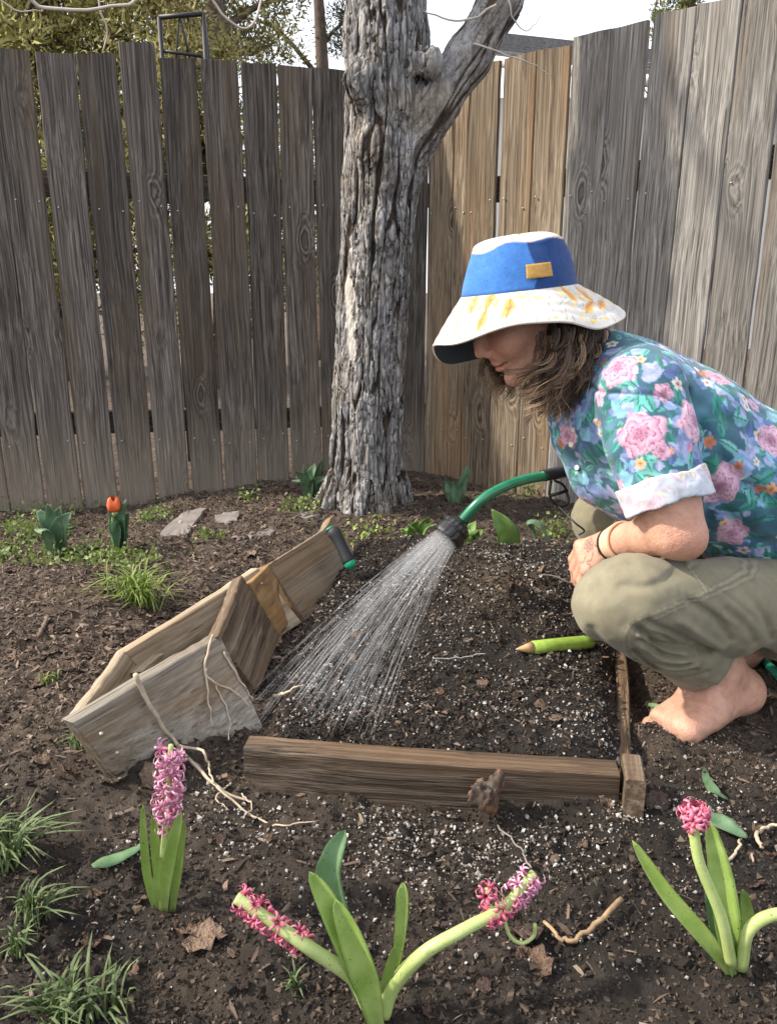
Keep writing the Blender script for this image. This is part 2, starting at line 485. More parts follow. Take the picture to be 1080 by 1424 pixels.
# ------------------------------------------------------------------ ground
BED = np.array([(-0.20, 1.052), (0.345, 0.998), (0.50, 1.54), (0.60, 2.02), (0.30, 2.10), (-0.10, 2.10), (-0.20, 1.55)])
def poly_sd(x, y, poly):
    """signed distance to polygon, negative inside"""
    d = np.full(np.shape(x), 1e9); s = np.ones(np.shape(x))
    n = len(poly)
    for i in range(n):
        a = poly[i]; b = poly[i-1]
        ex, ey = b-a; wx = x-a[0]; wy = y-a[1]
        t = np.clip((wx*ex+wy*ey)/(ex*ex+ey*ey), 0, 1)
        d = np.minimum(d, (wx-t*ex)**2+(wy-t*ey)**2)
        c1 = y >= a[1]; c2 = y < b[1]; c3 = ex*wy > ey*wx
        s = np.where((c1 & c2 & c3) | (~c1 & ~c2 & ~c3), -s, s)
    return s*np.sqrt(d)
def bed_mask(x, y): return smooth(0.03, -0.05, poly_sd(x, y, BED))
def gz0(x, y):
    """broad shape of the ground"""
    x = np.asarray(x, float); y = np.asarray(y, float)
    near = smooth(5.0, 3.0, y)*smooth(4, 2, np.abs(x))
    z = -0.06*smooth(-0.5, -1.3, x)*smooth(1.6, 2.7, y)
    z = z+0.045*np.exp(-((x+0.2)**2+(y-3.05)**2)/0.12)+0.035*np.exp(-((x+0.07)**2+(y-2.55)**2)/0.06)
    b = bed_mask(x, y)
    z = z+b*(0.062+0.085*np.exp(-((x-0.24)**2/0.03+(y-1.62)**2/0.045))-0.02*np.exp(-((x+0.1)**2+(y-1.35)**2)/0.04))
    z = z+0.008*np.exp(-((x-0.44)**2/0.006+(y-0.93)**2/0.004))             # soil banked against the board's end
    z = z+0.03*np.exp(-((x+0.75)**2/0.02+(y-1.75)**2/0.015))
    z = z+0.034*np.exp(-((x-0.445)**2/0.0022+(y-1.155)**2/0.0012))        # soil the toes are dug into
    z = z-0.03*np.exp(-((x-0.13)**2/0.012+(y-0.93)**2/0.004))
    return z*near-0.03*(1-near)
def gz(x, y):
    x = np.asarray(x, float); y = np.asarray(y, float)
    near = smooth(5.0, 3.2, y)*smooth(3.5, 2, np.abs(x))
    f = 0.016*fbm(x*4+3, y*4, oct=3)+0.006*fbm(x*19, y*19+7, oct=3)+0.0036*fbm(x*75, y*75, oct=2)
    lump = np.maximum(fbm(x*48+9, y*48, oct=2)-0.35, 0)*0.012
    return gz0(x, y)+(f+lump)*near
def spaced(a, b, h, out_lo, out_hi, g=1.25):
    c = list(np.arange(a, b, h)); s = h; p = b
    while p < out_hi: c.append(p); s *= g; p += s
    c.append(out_hi); s = h; p = a; lo = []
    while p > out_lo: 
        s *= g; p -= s; lo.append(p)
    return np.array(lo[::-1]+c)
xs = spaced(-1.55, 1.25, 0.0072, -150, 150)
ys = np.concatenate([spaced(0.45, 1.7, 0.0068, -40, 1.7), spaced(1.707, 3.3, 0.0115, 1.707, 220)])
GX, GY = np.meshgrid(xs, ys)
GZ = gz(GX, GY)
nx, ny = len(xs), len(ys)
ii = (np.arange(ny-1)[:, None]*nx+np.arange(nx-1)[None]).ravel()
GQ = np.stack([ii, ii+1, ii+nx+1, ii+nx], 1)
bm_ = bed_mask(GX, GY)
moist = np.clip(bm_*0.9+smooth(1.25, 0.9, GY)*0.65+0.25*fbm(GX*3, GY*3+2), 0, 1)
dryheap = np.exp(-((GX-0.24)**2/0.012+(GY-1.56)**2/0.02))*0.75+np.exp(-((GX+0.78)**2/0.02+(GY-1.78)**2/0.012))*0.8+np.exp(-((GX+0.22)**2/0.006+(GY-0.69)**2/0.003))*0.5
mm = MT('soil'); v = mm.co('Object')
n1 = mm.noise(v, 26, 6, 0.65); n2 = mm.noise(v, 240, 5, 0.75); n3 = mm.noise(v, 5, 3)
mo = mm.attr('moist').outputs['Fac']; dr = mm.attr('dry').outputs['Fac']
wet = mm.ramp(n1.outputs[0], [(0.3, (0.010, 0.0082, 0.0072)), (0.55, (0.025, 0.0205, 0.0178)), (0.78, (0.056, 0.046, 0.039))])
dry = mm.ramp(n1.outputs[0], [(0.28, (0.045, 0.034, 0.026)), (0.52, (0.12, 0.09, 0.068)), (0.78, (0.24, 0.187, 0.145))])
col = mm.mix(mo, dry, wet)
col = mm.mix(mm.mr(dr, 0.15, 0.8, 0, 0.85), col, mm.ramp(n2.outputs[0], [(0.3, (0.05, 0.035, 0.022)), (0.7, (0.2, 0.145, 0.09))]))
col = mm.mix(mm.mr(n2.outputs[0], 0.55, 0.8, 0, 0.45), col, (0.12, 0.09, 0.07))
we = mm.attr('wet').outputs['Fac']
col = mm.mix(mm.math('MULTIPLY', we, 0.5), col, mm.mix(1.0, col, (0.35, 0.34, 0.34), 'MULTIPLY'))
mm.P(Base_Color=col, Roughness=mm.math('MULTIPLY_ADD', we, -0.35, mm.mr(mo, 0, 1, 0.95, 0.72)))
mm.p.inputs['Specular IOR Level'].default_value = 0.3
mm.bump(mm.math('MULTIPLY_ADD', n2.outputs[0], 1.5, n1.outputs[0]), 0.008, 1.0)
M['soil'] = mm.m
ground = obj_np('ground', np.stack([GX, GY, GZ], -1).reshape(-1, 3), GQ, M['soil'], cols={'moist': moist.ravel(), 'dry': dryheap.ravel(), 'wet': np.clip(1.3*np.exp(-((GX+0.14)**2/0.035+(GY-1.2)**2/0.025)), 0, 1).ravel()})
tag(ground, kind='structure')

# ------------------------------------------------------------------ fences
def board_obj(name, L, W, T, mat, parent, frame, seg=14, ch=0.003, jit=0.0015, cut=0.0, z0=0.0, warp=0.003, shear=(0, 0), seed=None, mid=None):
    """one sawn board: local X width, Y thickness, Z length; frame is its 4x4 place"""
    r = np.random.default_rng(seed if seed is not None else int(rng.integers(1e9)))
    w, t = W/2, T/2
    sec = [(-w+ch, -t), (-w*0.4, -t), (w*0.4, -t), (w-ch, -t), (w, -t+ch), (w, t-ch), (w-ch, t), (w*0.4, t), (-w*0.4, t), (-w+ch, t), (-w, t-ch), (-w, -t+ch)]
    sec = np.array(sec); k = len(sec)
    zz = np.linspace(0, L, seg+1)
    zz[1:-1] += r.uniform(-0.2, 0.2, seg-1)*L/seg
    ph = r.uniform(0, 9, 4)
    V = []
    for i, z in enumerate(zz):
        s = sec.copy()
        s[:, 0] += np.where(s[:, 0] > 0, 1, -1)*r.uniform(-jit, jit, 1)
        s[:, 0] += warp*math.sin(z*2.1/max(L, .3)*2+ph[0])
        s[:, 1] += warp*1.2*math.sin(z*2.7/max(L, .3)*2+ph[1])+warp*0.7*(s[:, 0]/w)*math.sin(z*1.5+ph[2])+warp*0.5*((s[:, 0]/w)**2)*math.sin(ph[3])
        zc = np.full(k, z+z0)
        if i == seg: zc = zc+cut*s[:, 0]/w+r.uniform(-0.0015, 0.0015, k)
        s[:, 0] += shear[0]*z; s[:, 1] += shear[1]*z
        V.append(np.stack([s[:, 0], s[:, 1], zc], 1))
    V = np.concatenate(V)
    i = np.arange(seg)[:, None]*k; j = np.arange(k)[None]; j2 = (j+1) % k
    Q = np.stack([i+j, i+j2, i+k+j2, i+k+j], -1).reshape(-1, 4)
    caps = np.array([list(range(k))[::-1], [seg*k+q for q in range(k)]])
    o = bpy.data.objects.new(name, mesh_np(name, V, [Q, caps], mat, smooth=False))
    lnk(o)
    o.matrix_world = Matrix(frame.tolist())
    o.location, o.rotation_euler, _ = Matrix(frame.tolist()).decompose()[0], Matrix(frame.tolist()).to_euler(), None
    if parent is not None: keep_parent(o, parent)
    return o
nail_me = mesh_np('nail', *(lambda q: (q[0], [q[1][0]]))(lathe([(0.0001, -0.0022), (0.0022, -0.002), (0.0030, -0.001), (0.0032, 0.002)], 8)), plain('nail', (0.42, 0.42, 0.43), 0.45, 0.3, metallic=0.6))
def fence(A, u, boards, mats, name, label, back, zfoot):
    """A: start in plan, u: unit run; boards: list of (s0, s1, top)"""
    n = np.array([u[1], -u[0], 0.0])               # towards the garden
    T = 0.016
    root = thing(name, (A[0], A[1], 0), label, 'fence')
    for k, (s0, s1, top) in enumerate(boards):
        s = (s0+s1)/2; p = np.array([A[0]+u[0]*s, A[1]+u[1]*s, 0.0])
        zb = zfoot(s)
        fr = basis([u[0], u[1], 0], -n, [0, 0, 1], [p[0], p[1], zb])
        # proud/recessed and a hair of lean, so that neighbours do not line up
        fr[:3, 3] += n*rng.uniform(-0.003, 0.003)
        lean = rng.uniform(-0.004, 0.004)
        b = board_obj('board', top-zb, s1-s0, T, mats(k), root, fr, seg=18, cut=rng.uniform(-0.004, 0.004), warp=0.0028, shear=(lean, rng.uniform(-0.003, 0.003)))
        for zr in (0.30, 1.13):
            for sx in (-0.3, 0.32):
                if rng.random() < 0.25: continue
                q = bpy.data.objects.new('nail', nail_me); lnk(q)
                zl = zr+rng.uniform(-0.02, 0.02)
                q.location = (sx*(s1-s0)+lean*zl, -T/2-0.0045, zl); q.rotation_euler = (R(-90), 0, 0)
                q.parent = b
    s0, s1 = boards[0][0]-0.1, boards[-1][1]+0.05
    for zr in (0.27, 1.10):
        p = np.array([A[0]+u[0]*s0, A[1]+u[1]*s0, zr])-n*(0.032+T/2)
        board_obj('rail', s1-s0, 0.085, 0.038, mats(-1), root, basis([0, 0, -1], -n, [u[0], u[1], 0], p), seg=10)
    for s in back:
        p = np.array([A[0]+u[0]*s, A[1]+u[1]*s, -0.2])-n*(0.11+T/2)
        board_obj('post', 1.62, 0.085, 0.085, mats(-1), root, basis([u[0], u[1], 0], -n, [0, 0, 1], p), seg=6)
    return root
LA, LU = np.array([-1.256, 2.8185]), np.array([0.976, 0.2178]); LU /= np.linalg.norm(LU)
edges = [-0.42, -0.285, -0.156, -0.028, 0.1017, 0.2348, 0.374, 0.5005, 0.6299, 0.7622, 0.8899, 1.0153, 1.142, 1.268, 1.44]
tops = [1.50, 1.49, 1.495, 1.498, 1.499, 1.501, 1.541, 1.503, 1.504, 1.5025, 1.498, 1.4985, 1.50, 1.50]
gaps = [0.004, 0.006, 0.007, 0.008, 0.010, 0.012, 0.009, 0.008, 0.006, 0.006, 0.007, 0.006, 0.005, 0.003]
lb = [(edges[i]+0.001, edges[i+1]-gaps[i], tops[i]) for i in range(len(tops))]
fence(LA, LU, lb, lambda k: M['fence_grey'], 'wooden_fence', 'dark grey weathered board fence with gaps behind the tulips', [-0.35, 1.30], lambda s: -0.1)
RA, RU = np.array([0.288, 3.019]), np.array([0.7671, -0.6416])
edges = [-0.183, -0.062, 0.0, 0.1312, 0.2602, 0.3885, 0.5153, 0.6451, 0.7715, 0.9026, 1.03, 1.16, 1.29, 1.42, 1.55]
tops = [1.49, 1.495, 1.50, 1.5015, 1.5005, 1.517, 1.5195, 1.528, 1.529, 1.535, 1.53, 1.53, 1.53, 1.53]
gaps = [0.0022]*8+[0.005]+[0.003]*5
rb = [(edges[i]+0.001, edges[i+1]-gaps[i], tops[i]) for i in range(len(tops))]
fence(RA, RU, rb, lambda k: M['fence_tan'] if 0 <= k < 5 else M['fence_pale'], 'wooden_fence', 'sunlit tan and pale grey board fence behind the squatting person', [0.40, 1.5], lambda s: -0.09)

# ------------------------------------------------------------------ the tree
def build_tree():
    tx = [((508, 735), 0.138), ((508, 690), 0.127), ((511, 560), 0.118), ((519, 400), 0.114), ((530, 250), 0.117), ((537, 150), 0.122), ((537, 60), 0.123), ((537, -40), 0.117), ((537, -130), 0.11)]
    Y = 2.60
    axis = [(aty(px, py, Y), r) for (px, py), r in tx]
    axis[0] = (np.array([axis[1][0][0]-0.002, Y, -0.10]), 0.150)
    limb = [(aty(560, 240, 2.585), 0.060), (aty(605, 148, 2.575), 0.063), (aty(650, 80, 2.58), 0.062), (aty(694, 6, 2.60), 0.060), (aty(735, -85, 2.70), 0.064), (aty(765, -190, 2.84), 0.060)]
    h = 0.0047
    S = SDF((-0.36, 2.30, -0.10), (0.62, 2.90, 2.02), h)
    S.chain(axis, k=0.02)
    S.chain(limb, k=0.03)
    for ang, ln, rr in ((200, 0.20, 0.06), (250, 0.15, 0.055), (300, 0.13, 0.06), (345, 0.16, 0.055), (165, 0.24, 0.06), (30, 0.2, 0.06), (95, 0.2, 0.06)):
        a = R(ang); c = axis[0][0]
        S.cone(c+[0.09*math.cos(a), 0.09*math.sin(a), 0.20], c+[(0.12+ln*0.30)*math.cos(a), (0.12+ln*0.30)*math.sin(a), 0.085], 0.045, rr*0.5, k=0.05)
    # burls
    for px, py, r in ((500, 110, 0.05), (520, 205, 0.045), (530, 320, 0.045), (598, 85, 0.035)):
        c = aty(px, py, Y-0.11); S.ell(c, (r, r*0.7, r*1.1), k=0.05)
    c = aty(481, 560, Y-0.13); S.ell(c, (0.008, 0.03, 0.05), k=0.012, op='sub')          # old wound
    axp = np.array([a[0] for a in axis]); lbp = np.array([a[0] for a in limb])
    def local(x, y, z):
        cx = np.interp(z, axp[:, 2], axp[:, 0]); cy = np.interp(z, axp[:, 2], axp[:, 1])
        lx_ = np.interp(z, lbp[:, 2], lbp[:, 0]); ly_ = np.interp(z, lbp[:, 2], lbp[:, 1])
        w = smooth(-0.03, 0.05, (np.abs(x-cx)-np.abs(x-lx_)*1.15))*smooth(1.10, 1.30, z)     # share of the limb
        a1 = np.arctan2(x-cx, -(y-cy))*0.130          # 0 faces the garden, seam at the back
        a2 = np.arctan2(x-lx_, -(y-ly_))*0.075+0.07
        return a1*(1-w)+a2*w, w
    def scar(a, z):
        # bare patch where the bark is gone
        d1 = ((a+0.085+0.05*(z-0.65))/0.030)**2+((z-0.66)/0.15)**2
        return smooth(1.1, 0.85, d1+0.75*fbm(a*70, z*16, oct=3))
    def furrow(a, z, onl):
        wrp = 0.34*vnoise(a*14+5, z*4)+0.16*vnoise(a*60, z*14)
        n = vnoise(a*52+wrp*1.5, z*3.6+wrp*0.6)
        n2 = vnoise(a*120+wrp*1.6+31, z*8.5)
        f = np.minimum(smooth(0.02, 0.17, np.abs(n)), 0.55+0.45*smooth(0.0, 0.2, np.abs(n2)))
        cr = vnoise(a*30+9, z*34+wrp*3)              # cross cracks
        return f*(0.7+0.3*smooth(0.02, 0.13, np.abs(cr)))
    def disp(x, y, z):
        a, onl = local(x, y, z)
        f = furrow(a, z, onl)
        sc = scar(a, z)
        amp = (0.0135-0.009*onl)*(1-0.9*sc)
        flare = 0.012*np.sin(a*42+2.5*vnoise(a*5, z*2))*smooth(0.45, 0.02, z)
        return amp*(1-f)-0.003*vnoise(x*14, y*14, z*8)+0.008*sc-flare-0.0022*fbm(a*170, z*45, oct=2)-0.004*vnoise(a*30, z*9)
    S.displace(disp, 0.023)
    V, Q = S.mesh()
    V = relax(V, Q, 1, 0.15)
    a, onl = local(V[:, 0], V[:, 1], V[:, 2])
    fv = furrow(a, V[:, 2], onl)
    sc = scar(a, V[:, 2])
    m = MT('bark'); v = m.co('Object', (1, 1, 0.35))
    nz = m.noise(v, 55, 5, 0.65); nb = m.noise(m.co('Object'), 4.5, 3); nf = m.noise(m.co('Object', (1, 1, 0.2)), 190, 3)
    fa = m.attr('ridge').outputs['Fac']; sa = m.attr('scar').outputs['Fac']; li = m.attr('limb').outputs['Fac']
    rid = m.ramp(nz.outputs[0], [(0.3, (0.125, 0.12, 0.118)), (0.7, (0.39, 0.38, 0.378))])
    rid = m.mix(m.mr(nb.outputs[0], 0.5, 0.68, 0, 0.7), rid, m.ramp(nz.outputs[0], [(0.3, (0.13, 0.105, 0.08)), (0.7, (0.36, 0.3, 0.23))]))
    c = m.mix(m.mr(fa, 0.36, 0.92, 0, 1), m.ramp(nz.outputs[0], [(0.3, (0.022, 0.017, 0.014)), (0.7, (0.085, 0.062, 0.046))]), rid)
    c = m.mix(sa, c, m.ramp(nf.outputs[0], [(0.3, (0.38, 0.34, 0.29)), (0.7, (0.6, 0.57, 0.52))]))
    wv = m.n('VectorMath', {0: m.co('Object', (1, 1, 0.16)), 1: m.n('VectorMath', {0: m.noise(m.co('Object', (1, 1, 0.5)), 22, 3).outputs[1], 'Scale': 0.022}, operation='SCALE').outputs[0]}, operation='ADD').outputs[0]
    vo = m.n('TexVoronoi', {'Vector': wv, 'Scale': 62.0}, feature='DISTANCE_TO_EDGE')
    vc = m.n('TexVoronoi', {'Vector': wv, 'Scale': 62.0}, feature='F1')
    plate = m.mr(vo.outputs['Distance'], 0.0, 0.16, 0.0, 1.0)
    hold = m.math('MULTIPLY', m.mr(sa, 0, 1, 1, 0.15), m.mr(li, 0, 1, 1, 0.18))
    tonev = m.mr(m.n('SeparateColor', {0: vc.outputs['Color']}).outputs[0], 0, 1, 0.75, 1.3)
    c2 = m.mix(1.0, c, m.n('CombineXYZ', {0: tonev, 1: tonev, 2: tonev}).outputs[0], 'MULTIPLY')
    c = m.mix(hold, c, c2)
    c = m.mix(m.math('MULTIPLY', m.math('SUBTRACT', 1.0, plate), m.math('MULTIPLY', hold, 0.55)), c, (0.035, 0.027, 0.021))
    m.P(Base_Color=c, Roughness=0.9)
    m.p.inputs['Specular IOR Level'].default_value = 0.2
    hsum = m.math('MULTIPLY_ADD', plate, m.math('MULTIPLY', hold, 0.9), m.math('MULTIPLY_ADD', nf.outputs[0], 0.6, nz.outputs[0]))
    m.bump(hsum, 0.005, 1.0)
    M['bark'] = m.m
    base = (-0.07, 2.6, 0)
    root = thing('tree', base, 'thick forked tree trunk with grey furrowed bark in front of the fence', 'tree')
    obj_np('trunk', V, Q, M['bark'], root, cols={'ridge': fv, 'scar': sc, 'limb': onl}, origin=base)
    # the upper stem and limb run on out of the picture, and a few thin bare twigs hang back into it
    tw = plain('twig_pale', (0.5, 0.44, 0.38), 0.7, 0.2)
    up = []
    up.append(tube(spline([aty(537, -110, 2.6), aty(530, -300, 2.62), aty(470, -520, 2.6), aty(430, -700, 2.55)], 14), np.linspace(0.112, 0.05, 14), 12))
    up.append(tube(spline([aty(528, -280, 2.62), aty(400, -520, 2.6), aty(220, -640, 2.5), aty(60, -620, 2.3)], 14), np.linspace(0.045, 0.010, 14), 8))
    up.append(tube(spline([aty(763, -182, 2.83), aty(780, -300, 3.1), aty(800, -420, 3.5)], 10), np.linspace(0.064, 0.03, 10), 10))
    for Vu, Fu in up:
        z1 = np.ones(len(Vu)); obj_np('limb', Vu, Fu, M['bark'], root, cols={'ridge': z1, 'scar': z1*0, 'limb': z1})
    def twig(px, r0, r1, Yt):
        C = spline([aty(a, b, Yt+0.02*i) for i, (a, b) in enumerate(px)], 24)
        C += 0.004*np.stack([vnoise(np.arange(24)*.5+px[0][0], np.full(24, k*3.3)) for k in range(3)], 1)
        obj_np('twig', *tube(C, np.linspace(r0, r1, 24), 6), tw, root)
    twig([(60, -620), (40, -300), (30, -60), (45, 2), (75, 13), (130, 13), (175, 6), (192, -3)], 0.006, 0.0035, 2.2)
    twig([(150, -630), (140, -300), (135, -60), (140, 10), (149, 40), (143, 72)], 0.0035, 0.002, 2.3)
    twig([(240, -630), (265, -300), (285, -40), (305, 12), (340, 40), (358, 22), (366, -20)], 0.004, 0.003, 2.35)
    twig([(60, -620), (10, -300), (-10, -40), (12, 8), (50, 16), (62, 8)], 0.003, 0.0012, 2.2)
    twig([(690, 8), (640, 30), (600, 20), (578, 12)], 0.004, 0.0015, 2.5)
    twig([(660, 60), (700, 75), (742, 90), (768, 108)], 0.003, 0.001, 2.5)
    twig([(700, -20), (715, 30), (735, 42), (752, 22)], 0.0025, 0.001, 2.5)
build_tree()

# ------------------------------------------------------------------ beyond the fence
def needle_tree(name, base, hgt, rad, label, col_lo, col_hi, nclump, seed, shape='round', bare=0.0, group=None):
    r = np.random.default_rng(seed)
    root = thing(name, base, label, 'tree', group)
    base = np.array(base)
    bk = plain(name+'_bark', (0.09, 0.065, 0.05), 0.9, 0.4)
    C = spline([base, base+[0.05*rad, 0, hgt*0.5], base+[-0.03*rad, 0, hgt]], 12)
    obj_np('trunk', *tube(C, np.linspace(rad*0.11, rad*0.02, 12), 8), bk, root)
    limbs = []; cl = []
    nb = max(10, nclump//12)
    for i in range(nb):
        t = r.uniform(0.12, 0.97); a = r.uniform(0, 2*math.pi)
        env = (math.sin(math.pi*min(1, t*0.9+0.12))**0.7 if shape == 'round' else (1-t)**0.6)
        L = rad*env*r.uniform(0.6, 1.08)
        p0 = base+[0, 0, hgt*t*0.92]; p1 = p0+[L*math.cos(a), L*math.sin(a), hgt*r.uniform(0.02, 0.12) if shape == 'round' else L*1.6]
        mid = (p0+p1)/2+r.normal(0, 0.05*rad, 3)
        B = spline([p0, mid, p1], 7)
        limbs.append(tube(B, np.linspace(rad*0.03, rad*0.006, 7), 4, caps=False))
        if r.random() < bare: continue
        for k in range(nclump//nb):
            q = B[r.integers(2, 7)]+r.normal(0, 0.09*rad, 3)
            cl.append(q)
    tag(obj_np('limbs', *merge(limbs), bk, root), kind='stuff')
    cl = np.array(cl); per = 130; n = len(cl)*per
    cid = np.repeat(np.arange(len(cl)), per)
    cs = 0.13*rad*r.uniform(0.6, 1.3, len(cl))
    d = r.normal(size=(n, 3)); d /= np.linalg.norm(d, axis=1, keepdims=True)
    p = cl[cid]+d*(cs[cid]*r.uniform(0.1, 1, n)**0.6)[:, None]*[1, 1, 0.75]
    dirn = d+r.normal(0, 0.5, (n, 3))+[0, 0, 0.4]; dirn /= np.linalg.norm(dirn, axis=1, keepdims=True)
    side = np.cross(dirn, r.normal(size=(n, 3))); side /= np.linalg.norm(side, axis=1, keepdims=True)
    ln = 0.034*rad*r.uniform(0.6, 1.5, n)[:, None]*(1.0 if shape == 'round' else 1.6); wd = ln*0.16
    V = np.stack([p-side*wd, p+side*wd, p+dirn*ln], 1).reshape(-1, 3)
    Fc = np.arange(len(V)).reshape(-1, 3)
    tone = np.repeat(np.clip(r.normal(0.5, 0.22, len(cl))[cid]+r.normal(0, 0.14, n), 0, 1), 3)
    m = MT(name+'_foliage')
    m.P(Base_Color=m.mix(m.attr('tone').outputs['Fac'], col_lo, col_hi), Roughness=0.75)
    m.p.inputs['Specular IOR Level'].default_value = 0.2
    tag(obj_np('crown', V, Fc, m.m, root, smooth=False, cols={'tone': tone}), kind='stuff')
g_ = 'evergreens beyond the fence'
needle_tree('juniper_tree', (-2.9, 7.2, -0.2), 4.6, 1.7, 'yellow-green bushy juniper rising above the dark fence', (0.08, 0.082, 0.026), (0.46, 0.42, 0.15), 640, 11)
needle_tree('juniper_tree', (-1.35, 6.6, -0.2), 4.6, 1.35, 'olive juniper with a dark trunk behind the black metal frame', (0.08, 0.078, 0.028), (0.46, 0.41, 0.17), 480, 12)
needle_tree('pine_tree', (-0.75, 9.2, -0.2), 5.2, 1.25, 'sparse dark pine with bare crooked limbs seen beside the trunk', (0.03, 0.036, 0.024), (0.14, 0.15, 0.09), 150, 13, bare=0.35)
needle_tree('cypress_tree', (4.45, 13.0, -0.2), 5.9, 1.0, 'golden green cypress poking up over the pale fence boards', (0.07, 0.08, 0.02), (0.3, 0.29, 0.1), 330, 14, shape='cone')
needle_tree('cypress_tree', (5.75, 19.0, -0.2), 7.4, 0.42, 'thin dark cypress tip beside the golden one', (0.05, 0.065, 0.03), (0.16, 0.18, 0.1), 150, 15, shape='cone')

# house with a grey roof
def house():
    hb = np.array([1.25, 11.0, -0.2])
    root = thing('house', hb, 'neighbouring house with grey shingled roof and white eaves', 'house')
    wl = plain('house_wall', (0.62, 0.61, 0.58), 0.8, 0.06, 8)
    rf = plain('house_roof', (0.19, 0.19, 0.195), 0.85, 0.35, 25, 0.01)
    wh = plain('house_trim', (0.75, 0.75, 0.74), 0.6, 0.05)
    def bx(name, x0, x1, y0, y1, z0, z1, m, par=root):
        V = np.array([(x, y, z) for z in (z0, z1) for y in (y0, y1) for x in (x0, x1)])
        Fq = np.array([(0, 2, 3, 1), (4, 5, 7, 6), (0, 1, 5, 4), (2, 6, 7, 3), (0, 4, 6, 2), (1, 3, 7, 5)])
        return obj_np(name, V, Fq, m, par, smooth=False)
    bx('wall', 1.35, 7.2, 10.9, 13.4, -0.2, 3.1, wl)
    # roof: a sloping slab in courses, ridge far behind
    E0, E1 = aty(668, 72, 10.5), aty(1300, 150, 10.5)
    Rg0, Rg1 = aty(668, 44, 13.5), aty(1300, 112, 13.5)
    V = [E0, E1, Rg1, Rg0]; V = np.array(V+[p-[0, 0, 0.12] for p in V])
    Fq = np.array([(0, 1, 2, 3), (7, 6, 5, 4), (0, 4, 5, 1), (1, 5, 6, 2), (2, 6, 7, 3), (3, 7, 4, 0)])
    r = obj_np('roof', V, Fq, rf, root, smooth=False)
    for k in range(9):
        t0, t1 = k/9, (k+1)/9
        a0, a1 = E0+(Rg0-E0)*t0, E1+(Rg1-E1)*t0; b0, b1 = E0+(Rg0-E0)*t1, E1+(Rg1-E1)*t1
        up = np.array([0, -0.02, 0.035]); u2 = np.array([0, 0, 0.006])
        Vc = np.array([a0+u2, a1+u2, b1+u2, b0+u2, a0+up, a1+up, b1+u2*2, b0+u2*2])
        obj_np('shingle_course', Vc, np.array([(0, 4, 5, 1), (4, 7, 6, 5), (1, 5, 6, 2), (0, 3, 7, 4), (0, 1, 2, 3)]), rf, r, smooth=False)
    obj_np('gutter', *tube(np.array([E0+[0, -.06, -.1], (E0+E1)/2+[0, -.06, -.1], E1+[0, -.06, -.1]]), 0.06, 8), wh, root)
    g0, g1 = aty(655, 82, 10.6), aty(740, 60, 10.6)
    obj_np('gable_trim', *tube(np.array([E0+[-0.03, 0, -.05], (E0+Rg0)/2+[-0.03, 0, -.05], Rg0+[-0.03, 0, -.05]]), 0.07, 6), wh, root)
    bx('window', 3.0, 4.2, 10.97, 10.995, 1.2, 2.4, plain('house_glass', (0.05, 0.06, 0.07), 0.15, 0.1))
house()
# black metal frame standing behind the fence
def metal_frame():
    Y = 3.55; bl = plain('black_metal', (0.02, 0.02, 0.022), 0.5, 0.3)
    c = aty(250, 60, Y)
    root = thing('metal_frame', (c[0], Y, -0.1), 'black metal garden frame sticking up behind the dark fence', 'frame')
    def bar(name, a, b, r=0.008): obj_np(name, *tube(np.array([a, (np.array(a)+b)/2, b]), r, 6), bl, root)
    tl, tr = aty(222, 24, Y), aty(283, 19, Y)
    bar('top_rail', tl, tr, 0.010)
    for p, q in ((tl, (219, 24)), (tr, (286, 60))):
        bar('post', p, [p[0]-0.005, Y, -0.06], 0.010)
    p2 = tr+[0.04, 0.28, 0]; bar('post', tr, [p2[0]+0.03, p2[1], -0.06], 0.008)
    m1 = aty(250, 21, Y); bar('brace', m1, aty(265, 85, Y), 0.005); bar('brace', m1, aty(244, 95, Y), 0.004)
    bar('brace', aty(221, 70, Y), aty(281, 78, Y), 0.007)
metal_frame()
